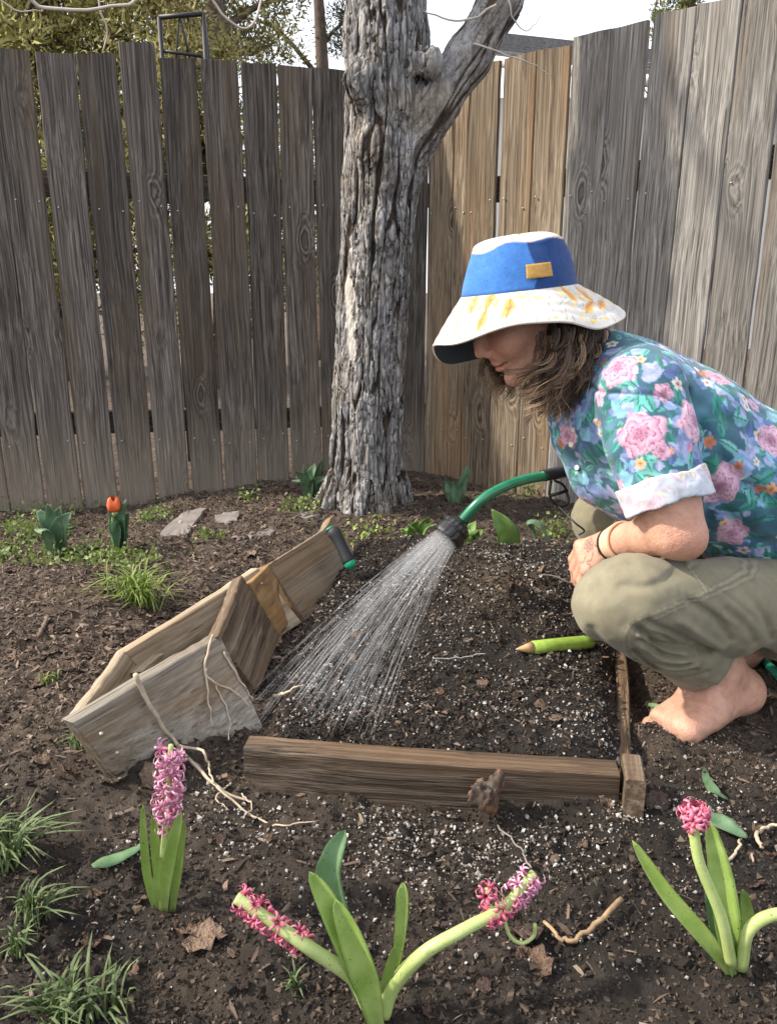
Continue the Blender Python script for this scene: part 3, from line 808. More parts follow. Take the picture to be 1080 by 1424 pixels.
# ------------------------------------------------------------------ timber round the bed
def on_ground(px, py, lift=0.0):
    """where a line of sight meets the soil"""
    z = 0.0
    for _ in range(12):
        p = atz(px, py, z); z = float(gz(p[0], p[1]))+lift
    return atz(px, py, z)
def quad_plank(name, t0, t1, b0, b1, T, mat, parent, back=(-1, 0.4, 0), nu=18, nv=5, seed=0, round_end=0.0):
    """a plank given by the four corners of its seen face; thickness goes towards `back`"""
    t0, t1, b0, b1 = [np.asarray(p, float) for p in (t0, t1, b0, b1)]
    Z = unit(t1-t0); Yn = np.cross(Z, unit(t0-b0)); Yn = unit(Yn)
    if Yn@np.asarray(back) < 0: Yn = -Yn
    X = np.cross(Yn, Z); o = (t0+t1+b0+b1)/4
    Mx = basis(X, Yn, Z, o); Mi = np.linalg.inv(Mx)
    r = np.random.default_rng(seed)
    u = np.linspace(0, 1, nu+1); w = np.linspace(0, 1, nv+1)
    U, W = np.meshgrid(u, w, indexing='ij')
    Fp = (b0*(1-U[..., None])+b1*U[..., None])*(1-W[..., None])+(t0*(1-U[..., None])+t1*U[..., None])*W[..., None]
    edge = ((W == 1) | (W == 0))
    Fp = Fp+(edge*r.normal(0, 0.0006, U.shape))[..., None]*X+(0.0016*vnoise(U*9+seed, W*3)+0.004*np.sin(U*3+seed))[..., None]*Yn
    if round_end: Fp = Fp-(round_end*smooth(0.72, 1.0, U)**2*W)[..., None]*X
    Bp = Fp+Yn*T
    ch = 0.0022                                    # soften the arrises
    rim = ((U == 0) | (U == 1) | edge)
    c = Fp.mean((0, 1))
    Fi = Fp.copy(); Fi[rim] += (c-Fp[rim])/np.linalg.norm(c-Fp[rim], axis=1, keepdims=True)*ch
    Fm = Fp+Yn*ch
    Bi = Bp.copy(); Bi[rim] += (c+Yn*T-Bp[rim])/np.linalg.norm(c+Yn*T-Bp[rim], axis=1, keepdims=True)*ch
    Bm = Bp-Yn*ch
    n = (nu+1)*(nv+1); idx = np.arange(n).reshape(nu+1, nv+1)
    q = np.stack([idx[:-1, :-1], idx[1:, :-1], idx[1:, 1:], idx[:-1, 1:]], -1).reshape(-1, 4)
    loop = list(idx[:, 0])+list(idx[-1, 1:])+list(idx[-2::-1, -1])+list(idx[0, -2:0:-1])
    loop = np.array(loop); l2 = np.roll(loop, -1)
    V = np.concatenate([A.reshape(-1, 3) for A in (Fi, Bi)]); k = len(V)
    V = np.concatenate([V, Fm.reshape(-1, 3)[loop], Bm.reshape(-1, 3)[loop]]); m = len(loop); a = np.arange(m); a2 = np.roll(a, -1)
    Fc = np.concatenate([q, q[:, ::-1]+n, np.stack([l2, loop, k+a, k+a2], 1), np.stack([k+a2, k+a, k+m+a, k+m+a2], 1), np.stack([k+m+a2, k+m+a, n+loop, n+l2], 1)])
    if np.dot(np.cross(Fi[1, 0]-Fi[0, 0], Fi[0, 1]-Fi[0, 0]), Yn) > 0: Fc = Fc[:, ::-1]
    V = xf(V, Mi)
    ob = bpy.data.objects.new(name, mesh_np(name, V, Fc, mat, smooth=False)); lnk(ob)
    mx = Matrix(Mx.tolist()); ob.location = mx.translation; ob.rotation_euler = mx.to_euler()
    if parent is not None: keep_parent(ob, parent)
    return ob

K0 = atz(103, 1005, .15)
edging = thing('wooden_edging', (-0.36, 1.3, 0), 'leaning cluster of weathered planks edging the left of the raised bed', 'planks')
quad_plank('plank', atz(103, 1006, .15), atz(306, 884, .15), atz(172, 1094, -0.01), atz(374, 1030, -.01), 0.022, M['plank_grey'], edging, seed=1)
quad_plank('plank', atz(107, 1000, .148), atz(171, 906, .148), atz(176, 1088, -0.01), atz(235, 985, -.01), 0.018, M['plank'], edging, seed=2)
quad_plank('plank', atz(174, 907, .147), atz(360, 790, .15), atz(240, 985, .0), atz(420, 865, .02), 0.022, M['plank'], edging, seed=3)
quad_plank('plank', atz(300, 886, .153), atz(338, 799, .168), atz(356, 962, .03), atz(392, 886, .03), 0.026, M['plank_dark'], edging, seed=4)
quad_plank('plank', atz(346, 812, .15), atz(378, 783, .15), atz(386, 884, .03), atz(418, 852, .03), 0.03, M['plank_orange'], edging, seed=5, nu=8)
quad_plank('plank', atz(374, 784, .15), atz(470, 724, .15), atz(425, 862, .02), atz(505, 792, .02), 0.028, M['plank_grey'], edging, seed=6, round_end=0.02)
quad_plank('block', atz(198, 934, .12), atz(226, 908, .12), atz(235, 975, .04), atz(262, 950, .04), 0.03, M['plank'], edging, seed=7, nu=6)
def screw(p):
    o = obj_np('screw', *ICO, plain('screw', (0.4, 0.36, 0.3), 0.4, 0.3, metallic=0.7), edging); o.scale = (0.004, 0.004, 0.004); o.location = [p[i]-edging.location[i] for i in range(3)]; o.matrix_parent_inverse = Matrix()
for p in (atz(140, 1020, .127), atz(162, 1046, .075), atz(362, 812, .13)): screw(p+[0.004, -0.006, 0.003])

frame_ = thing('bed_frame', (0.07, 1.0, 0), 'wet brown timber frame along the front and right of the raised bed', 'bed frame')
def low_board(a, b, H, T, top, mat=M['bed_wood'], seed=0, warp=0.004):
    a = np.array(a, float); b = np.array(b, float); u = unit([b[0]-a[0], b[1]-a[1], 0]); n = np.array([u[1], -u[0], 0])
    L = np.linalg.norm(b-a); o = np.array([a[0], a[1], top-H/2])-n*T/2
    return board_obj('board', L, H, T, mat, frame_, basis(np.cross(n, u), n, u, o), seg=16, ch=0.003, jit=0.0009, warp=warp, seed=seed)
low_board((-0.222, 1.033), (0.338, 0.975), 0.13, 0.040, 0.074, seed=11, warp=0.004)
low_board((0.371, 1.02), (0.505, 1.56), 0.12, 0.024, 0.046, M['bed_wood'], seed=13)
low_board((0.366, 0.953), (0.380, 1.018), 0.14, 0.028, 0.079, M['plank_dark'], seed=14, warp=0.001)
# rotten knot between the two front boards
S = SDF((0.06, 0.93, -0.01), (0.22, 1.06, 0.13), 0.0022)
r_ = np.random.default_rng(5)
for k in range(13):
    c = np.array([0.137, 0.972, 0.045]); a = r_.uniform(0, 6.28); d = np.array([math.cos(a)*0.7, -abs(math.sin(a))*0.4, r_.uniform(-0.8, 1)])
    S.cone(c+r_.normal(0, 0.010, 3), c+d*r_.uniform(0.016, 0.034), r_.uniform(0.006, 0.012), r_.uniform(0.003, 0.008), 0.008)
S.displace(lambda x, y, z: 0.007*fbm(x*70, y*70, z*30)+0.003*vnoise(x*260, y*260, z*120), 0.02)
V, Q = S.mesh()
mk = MT('rotten_wood'); v = mk.co('Object'); nk = mk.noise(v, 60, 4); nk2 = mk.noise(v, 18, 3)
mk.P(Base_Color=mk.mix(mk.mr(nk2.outputs[0], 0.42, 0.6, 0, 1), mk.ramp(nk.outputs[0], [(0.3, (0.012, 0.009, 0.008)), (0.7, (0.08, 0.055, 0.04))]), mk.ramp(nk.outputs[0], [(0.3, (0.06, 0.022, 0.012)), (0.7, (0.26, 0.12, 0.065))])), Roughness=0.7)
tag(obj_np('wood_knot', V, Q, mk.m, origin=(0.135, 0.985, 0.0)), 'charred twisted knot of rotten wood on the front bed board', 'wood knot')

# ------------------------------------------------------------------ watering wand and its water
WY = 1.50
green = plain('wand_green', (0.012, 0.15, 0.075), 0.25, 0.25, 40, spec=0.6)
black = plain('black_plastic', (0.014, 0.014, 0.016), 0.38, 0.3, 60, spec=0.5)
head = aty(636, 731, WY); hd = unit(aty(600, 770, WY-0.03)-head)
wand = thing('watering_wand', head, 'green metal watering wand with black shower head spraying water', 'watering wand')
obj_np('pipe', *tube(spline([aty(760, 661, WY+.03), aty(725, 668, WY+.02), aty(692, 681, WY+.01), aty(664, 700, WY), head-hd*0.004], 28), 0.0105, 12), green, wand)
obj_np('grip', *tube(spline([aty(752, 662, WY+.03), aty(785, 656, WY+.04), aty(840, 648, WY+.05)], 12), [0.0115]+[0.0125]*10+[0.012], 12), black, wand)
zz = hd; xx = unit(np.cross(zz, [0, 1, 0])); yy = np.cross(zz, xx); HM = basis(xx, yy, zz, head)
V, Fq = lathe([(0.0001, -0.022), (0.0125, -0.021), (0.015, -0.012), (0.026, -0.004), (0.031, 0.002), (0.0315, 0.010), (0.029, 0.0115), (0.029, 0.014), (0.0325, 0.016), (0.0335, 0.030), (0.031, 0.036), (0.028, 0.037), (0.0001, 0.0345)], 36)
V = V.reshape(-1, 36, 3); V[4:6, ::2, :2] *= 0.955; V[8:10, ::3, :2] *= 0.96; V = V.reshape(-1, 3)
hobj = obj_np('shower_head', xf(V, HM), Fq, black, wand, smooth=False)
nz_b = [lathe([(0.0018, 0.034), (0.0016, 0.0375), (0.0006, 0.0378)], 6) for _ in range(1)]
noz = []
for k in range(60):
    rr = 0.026*math.sqrt((k+0.5)/60); a = k*2.39996
    V0, F0 = nz_b[0]; noz.append((xf(V0+[rr*math.cos(a), rr*math.sin(a), 0], HM), F0))
nzo = obj_np('nozzles', *merge(noz), plain('grey_plastic', (0.12, 0.12, 0.12), 0.5, 0.2), hobj); tag(nzo, kind='stuff')
# squeeze trigger and its wire hook
tr = []
tr.append(tube(spline([aty(766, 668, WY+.03), aty(764, 690, WY+.025), aty(776, 704, WY+.025), aty(790, 699, WY+.03), aty(784, 676, WY+.035), aty(770, 668, WY+.03)], 20), 0.0028, 6))
obj_np('trigger', *tr[0], black, wand)
obj_np('trigger_bar', *tube(np.array([aty(763, 690, WY+.025), aty(777, 686, WY+.027), aty(789, 682, WY+.03)]), 0.0036, 6), black, wand)
obj_np('clip', *tube(spline([aty(775, 703, WY+.02), aty(788, 716, WY), aty(800, 728, WY-.02), aty(812, 738, WY-.02), aty(804, 744, WY-.02)], 14), 0.002, 6), black, wand)

def water():
    r = np.random.default_rng(21); parts = []
    n = 230
    for k in range(n):
        rr = 0.0265*math.sqrt((k+0.5)/n); a = k*2.39996
        s = HM[:3, 3]+HM[:3, :3]@np.array([rr*math.cos(a), rr*math.sin(a), 0.036])
        q = np.array([rr*math.cos(a), rr*math.sin(a)])/0.0265
        oo = (HM[:3, :3]@np.array([q[0], q[1], 0]))
        tgt = np.array([-0.140, 1.195, 0.06])+np.array([0.205*oo[0]+0.03*oo[2], 0.115*oo[1]+0.03*oo[2], 0])+np.append(r.normal(0, 0.012, 2), 0)
        tgt[2] = float(gz0(tgt[0], tgt[1]))+0.005
        m = 40; t = np.linspace(0, 1, m)
        path = s+(tgt-s)*t[:, None]; path[:, 2] += 0.055*t*(1-t)*1.6
        path += 0.0012*np.stack([vnoise(t*9+k*3.1, np.full(m, i*7.7+k)) for i in range(3)], 1)*t[:, None]
        i = 0
        while i < m-2:
            brk = t[i] > 0.12
            ln = r.integers(6, 14) if not brk else r.integers(2, 7)
            j = min(i+ln, m-1)
            if j-i >= 1:
                seg = path[i:j+1]; w = np.linspace(-1, 1, len(seg))
                rad = (0.0005+0.0004*r.random()**2)*np.sqrt(np.clip(1.03-w**2, 0.02, 1)) if brk else np.full(len(seg), 0.0006)
                parts.append(tube(seg, rad, 4))
            i = j+(0 if not brk else r.integers(0, 3))
    # loose drops thrown around the jets, and splashes where they land
    m = 1100; k = r.integers(0, n, m); t = r.uniform(0.05, 1, m)
    rr = 0.03*np.sqrt(r.random(m)); a = r.uniform(0, 6.283, m)
    q = np.stack([rr*np.cos(a), rr*np.sin(a)], 1)/0.0265
    s = HM[:3, 3]; oo = np.column_stack([q, np.zeros(m)])@HM[:3, :3].T; tg = np.array([-0.140, 1.195, 0.06])+np.column_stack([0.21*oo[:, 0]+0.03*oo[:, 2], 0.12*oo[:, 1]+0.03*oo[:, 2], np.zeros(m)])
    p = s+(tg-s)*t[:, None]+r.normal(0, 0.004, (m, 3)); p[:, 2] += 0.088*t*(1-t)
    spl = tg[:260]+np.stack([r.normal(0, 0.02, 260), r.normal(0, 0.02, 260), np.abs(r.normal(0, 0.02, 260))], 1)
    p = np.vstack([p, spl])
    sc = r.uniform(0.0003, 0.0010, (len(p), 1))*np.ones(3)
    parts.append(scatter(ICO[0], ICO[1], p, rand_rot(len(p)), sc))
    m_ = MT('water'); 
    tr_ = m_.n('BsdfTransparent', {0: (1, 1, 1)})
    m_.P(Base_Color=(0.92, 0.94, 0.96), Roughness=0.12, IOR=1.33)
    m_.p.inputs['Transmission Weight'].default_value = 0.35
    mx = m_.n('MixShader', {0: 0.09}); m_.nt.links.new(tr_.outputs[0], mx.inputs[1]); m_.nt.links.new(m_.p.outputs[0], mx.inputs[2])
    m_.nt.links.new(mx.outputs[0], m_.out.inputs[0])
    o = obj_np('water_spray', *merge(parts), m_.m)
    tag(o, 'fan of fine water jets falling from the wand onto the bed', 'water', kind='stuff')
water()

# ------------------------------------------------------------------ tools
p0 = on_ground(717, 903, 0.013); p1 = on_ground(814, 893, 0.014); d = unit(p1-p0)
dib = thing('dibber', p0, 'lime green dibber with a bare pointed wooden tip lying on the bed', 'dibber')
obj_np('handle', *tube(np.array([p0+d*(0.034+t) for t in (0, .002, .05, .085, .115, .135, .137)]), [0.009, 0.0128, 0.0135, 0.0135, 0.013, 0.012, 0.006], 14), plain('lime_plastic', (0.24, 0.36, 0.055), 0.5, 0.2, 90), dib)
obj_np('wooden_tip', *tube(np.array([p0, p0+d*0.004, p0+d*0.02, p0+d*0.0345]), [0.0008, 0.0025, 0.0075, 0.0118], 12), plain('tip_wood', (0.45, 0.3, 0.15), 0.7, 0.2, 120), dib)
a, b = aty(458, 735, 1.845), aty(490, 790, 1.80)
tw = thing('garden_trowel', b, 'black garden tool handle with green end leaning on the far plank', 'garden tool')
hc = spline([a, a+(b-a)*0.25+[0.004, 0, 0.004], a+(b-a)*0.8, a+(b-a)*0.82], 14)
obj_np('grip', *tube(hc, [0.006, 0.013, 0.0165, 0.0175, 0.0165, 0.015, 0.0145, 0.015, 0.016, 0.017, 0.0165, 0.0155, 0.0145, 0.014], 12), plain('rubber_black', (0.018, 0.019, 0.021), 0.6, 0.2), tw)
obj_np('end_cap', *tube(np.array([a+(b-a)*t for t in (.8, .82, .9, .97, 1.0)]), [0.0145, 0.0155, 0.0155, 0.013, 0.006], 12), plain('green_plastic', (0.02, 0.3, 0.16), 0.35, 0.2), tw)
obj_np('grip_ring', *tube(np.array([a-(b-a)*0.03, a, a+(b-a)*.03]), [0.006, 0.012, 0.012], 12), plain('green_plastic_2', (0.02, 0.22, 0.13), 0.35, 0.2), tw)
hp = [on_ground(1045, 880, .011), on_ground(1058, 912, .011), on_ground(1082, 940, .011), on_ground(1115, 975, .011), on_ground(1170, 1000, .011)]
ho = obj_np('garden_hose', *tube(spline(hp, 30), 0.0085, 12), plain('hose_green', (0.01, 0.2, 0.14), 0.3, 0.2, 60, spec=0.6), origin=hp[1])
tag(ho, 'glossy teal garden hose on the soil behind the bare foot', 'hose')
# ------------------------------------------------------------------ plants
def leafmat(name, c1, c2, rough=0.4, trans=0.25, vein=True, sc=1.0):
    m = MT(name); v = m.co('Object')
    u = m.attr('across').outputs['Fac']; al = m.attr('along').outputs['Fac']
    nz = m.noise(v, 35*sc, 3)
    lines = m.math('SINE', m.math('MULTIPLY', u, 130.0))
    fac = m.math('MULTIPLY_ADD', lines, 0.09 if vein else 0.0, nz.outputs[0])
    c = m.ramp(fac, [(0.3, c1), (0.7, c2)])
    c = m.mix(m.mr(al, 0.0, 0.25, 0.5, 0.0), c, (0.42, 0.48, 0.2))       # pale sheath
    sp = m.noise(v, 420*sc, 2, 0.5)                   # specks of splashed soil
    c = m.mix(m.mr(sp.outputs[0], 0.66, 0.72, 0, 0.8), c, (0.03, 0.022, 0.015))
    m.P(Base_Color=c, Roughness=rough)
    m.p.inputs['Specular IOR Level'].default_value = 0.45
    tl = m.n('BsdfTranslucent', {0: m.mix(0.5, c, (0.3, 0.5, 0.05))})
    mx = m.n('MixShader', {0: trans}); m.nt.links.new(m.p.outputs[0], mx.inputs[1]); m.nt.links.new(tl.outputs[0], mx.inputs[2])
    m.nt.links.new(mx.outputs[0], m.out.inputs[0])
    m.bump(m.math('MULTIPLY_ADD', lines, 0.12, nz.outputs[0]), 0.0008)
    return m.m
M['hy_leaf'] = leafmat('hyacinth_leaf', (0.24, 0.37, 0.07), (0.40, 0.53, 0.16), 0.42)
M['hy_leaf_blue'] = leafmat('hyacinth_leaf_bluish', (0.12, 0.24, 0.10), (0.23, 0.37, 0.19), 0.4)
M['tulip_leaf'] = leafmat('tulip_leaf', (0.06, 0.125, 0.065), (0.15, 0.25, 0.14), 0.5, 0.15)
M['hosta_leaf'] = leafmat('hosta_leaf', (0.13, 0.25, 0.05), (0.27, 0.40, 0.12), 0.5, 0.3)
M['grass'] = leafmat('grass_blade', (0.13, 0.2, 0.07), (0.32, 0.4, 0.19), 0.5, 0.3, vein=False)
M['grass_lime'] = leafmat('grass_blade_lime', (0.2, 0.3, 0.05), (0.4, 0.52, 0.14), 0.5, 0.3, vein=False)
M['weed'] = leafmat('weed_leaf', (0.08, 0.12, 0.03), (0.24, 0.3, 0.1), 0.6, 0.2, vein=False)
M['hy_stem'] = leafmat('hyacinth_stem', (0.33, 0.42, 0.13), (0.45, 0.53, 0.22), 0.45, 0.1, vein=False)

def blade(pts, width, n=18, fold=0.35, prof=None, side=None, tipround=0.35, wave=0.0, thick=0.0012, across=7):
    """a strap leaf along pts with a channelled section, two skins"""
    C = spline(pts, n); T = np.gradient(C, axis=0); T /= np.linalg.norm(T, axis=1, keepdims=True)
    side = np.array([1, 0, 0.]) if side is None else np.asarray(side, float)
    Sv = side-T*(T@side)[:, None]; Sv /= np.linalg.norm(Sv, axis=1, keepdims=True)
    Nv = np.cross(Sv, T)
    t = np.linspace(0, 1, n)
    if prof is None:
        w = (0.55+0.45*smooth(0, 0.45, t))*np.sqrt(np.clip(1-np.clip((t-tipround)/(1-tipround), 0, 1)**2.2, 0.0, 1))
    else: w = np.interp(t, *prof)
    w = np.maximum(w, 0.03)*width/2
    u = np.linspace(-1, 1, across)
    off = (fold*(u**2-0.33))[None, :, None]*w[:, None, None]*Nv[:, None]
    wv = (wave*np.sin(t*9)[:, None]*(u**3)[None])[..., None]*Nv[:, None]
    P = C[:, None]+(u[None, :, None]*w[:, None, None])*Sv[:, None]+off+wv
    th = thick*(1-0.75*u**2)[None, :, None]*Nv[:, None]*np.minimum(1, w/0.004)[:, None, None]
    A = (P+th/2).reshape(-1, 3); B = (P-th/2).reshape(-1, 3); k = across
    idx = np.arange(n*k).reshape(n, k)
    q = np.stack([idx[:-1, :-1], idx[:-1, 1:], idx[1:, 1:], idx[1:, :-1]], -1).reshape(-1, 4)
    N_ = n*k
    lp = np.concatenate([idx[:, 0], idx[-1, 1:], idx[-2::-1, -1], idx[0, -2:0:-1]]); l2 = np.roll(lp, -1)
    Fc = np.concatenate([q, q[:, ::-1]+N_, np.stack([lp, l2, l2+N_, lp+N_], 1)])
    ac = np.tile(np.tile(u*0.5+0.5, n), 2); al = np.tile(np.repeat(t, k), 2)
    return np.vstack([A, B]), Fc, {'across': ac, 'along': al}
def add_blade(name, parent, mat, *a, **k):
    V, Fc, at = blade(*a, **k)
    return obj_np(name, V, Fc, mat, parent, cols=at)

# hyacinth floret: a short tube that opens into six curled petals
def floret_mesh(name, c1, c2):
    parts = [lathe([(0.0006, 0), (0.0017, 0.001), (0.0019, 0.005), (0.0024, 0.008)], 8)]
    tone = [np.zeros(len(parts[0][0]))]
    for k in range(6):
        a = k*math.pi/3
        P = [np.array([0.0014, 0, 0.006]), np.array([0.0048, 0, 0.0115]), np.array([0.0100, 0, 0.0118]), np.array([0.0128, 0, 0.0072])]
        V, Fc, at = blade(P, 0.0042, n=6, fold=0.25, side=(0, 1, 0), across=3, thick=0.0005, prof=([0, .5, 1], [.7, 1, .35]))
        ca, sa = math.cos(a), math.sin(a)
        V = V@np.array([[ca, sa, 0], [-sa, ca, 0], [0, 0, 1]])
        parts.append((V, [Fc])); tone.append(at['along'])
    m = MT(name); nz = m.noise(m.co('Object'), 300, 2); rd = m.obj_random()
    c = m.mix(m.mr(m.attr('tone').outputs['Fac'], 0, 1, 0, 1), c1, c2)
    c = m.mix(m.mr(rd, 0, 1, 0, 0.45), c, tuple(x*0.55 for x in c1))
    m.P(Base_Color=c, Roughness=0.5)
    V, Fs = merge(parts)
    return mesh_np('floret', V, Fs, m.m, cols={'tone': np.concatenate(tone)})
FL_PINK = floret_mesh('floret_pink', (0.56, 0.16, 0.29), (0.82, 0.50, 0.63))
FL_ROSE = floret_mesh('floret_rose', (0.52, 0.07, 0.15), (0.72, 0.24, 0.33))
def florets(parent, C, me, n, r0=0.004, s0=0.0, s1=1.0, scale=1.0, spread=1.0, droop=0.0, seed=0):
    r = np.random.default_rng(seed); T, N, B = frames(C)
    for k in range(n):
        t = s0+(s1-s0)*(k+0.5)/n; i = min(len(C)-1, int(t*(len(C)-1))); a = k*2.39996+r.uniform(-0.4, 0.4)
        d = math.cos(a)*N[i]+math.sin(a)*B[i]
        ax = unit(d*spread+T[i]*r.uniform(-0.1, 0.5)+np.array([0, 0, -droop]))
        o = bpy.data.objects.new('floret', me); lnk(o)
        q = Vector(ax).to_track_quat('Z', 'Y').to_matrix().to_4x4()
        o.location = C[i]+d*r0*0.6; o.rotation_euler = (q@Matrix.Rotation(r.uniform(0, 6), 4, 'Z')).to_euler()
        s = scale*r.uniform(0.75, 1.15); o.scale = (s, s, s*r.uniform(0.9, 1.2)); keep_parent(o, parent)

def Yp(lst): return [aty(a, b, y) for a, b, y in lst]
def G0(px, py): return on_ground(px, py)
# left, upright
b = G0(228, 1262); y = b[1]
h1 = thing('hyacinth', b, 'upright fading pink hyacinth in front of the leaning planks', 'flower', 'hyacinths')
add_blade('leaf', h1, M['hy_leaf'], Yp([(217, 1268, y), (207, 1225, y), (201, 1170, y-.005), (199, 1118, y-.005)]), 0.0115, fold=0.5)
add_blade('leaf', h1, M['hy_leaf'], Yp([(229, 1268, y-.01), (232, 1220, y-.014), (243, 1165, y-.016), (252, 1128, y-.012)]), 0.0165, fold=0.5)
add_blade('leaf', h1, M['hy_leaf'], Yp([(240, 1268, y-.004), (246, 1215, y-.006), (251, 1165, y), (254, 1140, y+.006)]), 0.0145, fold=0.45, tipround=0.7)
add_blade('leaf', h1, M['hy_leaf'], Yp([(224, 1262, y+.01), (220, 1210, y+.016), (216, 1160, y+.018), (215, 1128, y+.02)]), 0.013, fold=0.5)
add_blade('leaf', h1, M['hy_leaf'], Yp([(222, 1264, y-.004), (219, 1230, y-.006), (222, 1190, y-.005)]), 0.012, fold=0.5)
C = spline(Yp([(226, 1262, y), (229, 1180, y), (234, 1110, y), (238, 1036, y)]), 40)
obj_np('stem', *tube(C, np.linspace(0.0058, 0.003, 40), 10), M['hy_stem'], h1, cols={'across': np.zeros(402), 'along': np.ones(402)})
florets(h1, C, FL_PINK, 34, s0=0.56, s1=1.0, seed=1, spread=1.0, droop=0.7, scale=1.05)
florets(h1, C, FL_PINK, 5, s0=0.45, s1=0.6, seed=2, spread=0.7, droop=1.0, scale=0.9)
# middle, two collapsed spikes
b = G0(528, 1424); y = b[1]
h2 = thing('hyacinth', b, 'hyacinth with two flopped rose pink spikes and broad glossy leaves', 'flower', 'hyacinths')
add_blade('leaf', h2, M['hy_leaf_blue'], Yp([(512, 1420, y+.03), (488, 1330, y+.05), (458, 1230, y+.06), (462, 1190, y+.065), (480, 1154, y+.075)]), 0.029, fold=0.5, n=24)
add_blade('leaf', h2, M['hy_leaf'], Yp([(522, 1432, y), (498, 1350, y), (462, 1270, y+.0), (430, 1212, y+.01)]), 0.026, fold=0.75, n=24, side=(0.9, 0.35, 0))
add_blade('leaf', h2, M['hy_leaf'], Yp([(526, 1432, y-.01), (512, 1370, y-.012), (492, 1310, y-.01), (466, 1250, y)]), 0.028, fold=0.6, n=24)
add_blade('leaf', h2, M['hy_leaf'], Yp([(528, 1408, y+.02), (548, 1350, y+.03), (557, 1290, y+.035), (560, 1228, y+.04)]), 0.0135, fold=0.4, prof=([0, .4, .75, .93, 1], [.8, .7, 1.05, 1.0, .3]))
add_blade('leaf', h2, M['hy_leaf'], Yp([(524, 1400, y+.015), (538, 1360, y+.02), (549, 1315, y+.02)]), 0.012, fold=0.4)
C = spline(Yp([(512, 1400, y+.005), (490, 1360, y+.0), (430, 1318, y-.01), (375, 1280, y+.0), (328, 1248, y+.01)]), 40)
obj_np('stem', *tube(C, np.linspace(0.008, 0.0058, 40), 10), M['hy_stem'], h2, cols={'across': np.zeros(402), 'along': np.ones(402)})
florets(h2, C, FL_ROSE, 19, s0=0.55, s1=1.0, seed=3, droop=0.5, scale=0.8)
C = spline(Yp([(532, 1412, y+.01), (548, 1370, y+.02), (590, 1325, y+.02), (650, 1290, y+.03), (700, 1262, y+.05), (742, 1215, y+.08)]), 44)
obj_np('stem', *tube(C, np.linspace(0.0085, 0.0055, 44), 10), M['hy_stem'], h2, cols={'across': np.zeros(442), 'along': np.ones(442)})
florets(h2, C, FL_PINK, 12, s0=0.87, s1=1.0, seed=4, droop=0.4, scale=0.85)
florets(h2, C, FL_ROSE, 9, s0=0.70, s1=0.86, seed=5, droop=0.9, scale=0.85)
C2 = spline([C[34], C[34]+[0.008, -0.004, -0.03], C[34]+[0.022, -0.004, -0.042], C[34]+[0.036, 0, -0.036], C[34]+[0.036, 0, -0.02]], 14)
obj_np('stalk', *tube(C2, 0.0022, 6), M['hy_stem'], h2, cols={'across': np.zeros(86), 'along': np.ones(86)})
C3 = spline([C[33], C[33]+[-0.012, 0, 0.012], C[33]+[-0.013, 0, 0.03]], 8)
obj_np('stalk', *tube(C3, 0.0018, 6), M['hy_stem'], h2, cols={'across': np.zeros(50), 'along': np.ones(50)})
florets(h2, C3, FL_ROSE, 4, s0=0.8, s1=1.0, seed=6, scale=0.7)
# right
b = G0(1020, 1357); y = b[1]
h3 = thing('hyacinth', b, 'hyacinth with one short coral pink spike and a leaf splayed sideways', 'flower', 'hyacinths')
add_blade('leaf', h3, M['hy_leaf'], Yp([(1022, 1362, y), (985, 1310, y-.002), (925, 1240, y+.012), (878, 1168, y+.03)]), 0.019, fold=0.5, n=24)
add_blade('leaf', h3, M['hy_leaf'], Yp([(1028, 1362, y), (1012, 1300, y), (1000, 1220, y+.02), (984, 1140, y+.04)]), 0.030, fold=0.6, n=24)
add_blade('leaf', h3, M['hy_leaf_blue'], Yp([(1016, 1350, y+.012), (998, 1290, y+.02), (990, 1230, y+.03), (996, 1160, y+.05)]), 0.022, fold=0.5, n=20)
add_blade('leaf', h3, M['hy_leaf'], Yp([(1032, 1320, y+.02), (1038, 1280, y+.03), (1032, 1236, y+.035)]), 0.017, fold=0.4)
C = spline(Yp([(1016, 1340, y-.008), (1002, 1275, y-.01), (972, 1200, y+.0), (964, 1150, y+.01), (967, 1128, y+.015)]), 34)
obj_np('stem', *tube(C, np.linspace(0.0065, 0.005, 34), 10), M['hy_stem'], h3, cols={'across': np.zeros(342), 'along': np.ones(342)})
florets(h3, C, FL_ROSE, 19, s0=0.86, s1=1.0, seed=7, spread=1.0, scale=0.95)
florets(h3, C, FL_ROSE, 2, s0=0.7, s1=0.8, seed=8, scale=0.7, droop=0.5)
C = spline(Yp([(1030, 1345, y-.008), (1040, 1295, y-.01), (1075, 1272, y-.01), (1140, 1268, y-.005), (1190, 1250, y)]), 24)
obj_np('stem', *tube(C, np.linspace(0.007, 0.006, 24), 10), M['hy_stem'], h3, cols={'across': np.zeros(242), 'along': np.ones(242)})
florets(h3, C, FL_ROSE, 14, s0=0.75, s1=1.0, seed=9, scale=0.9)

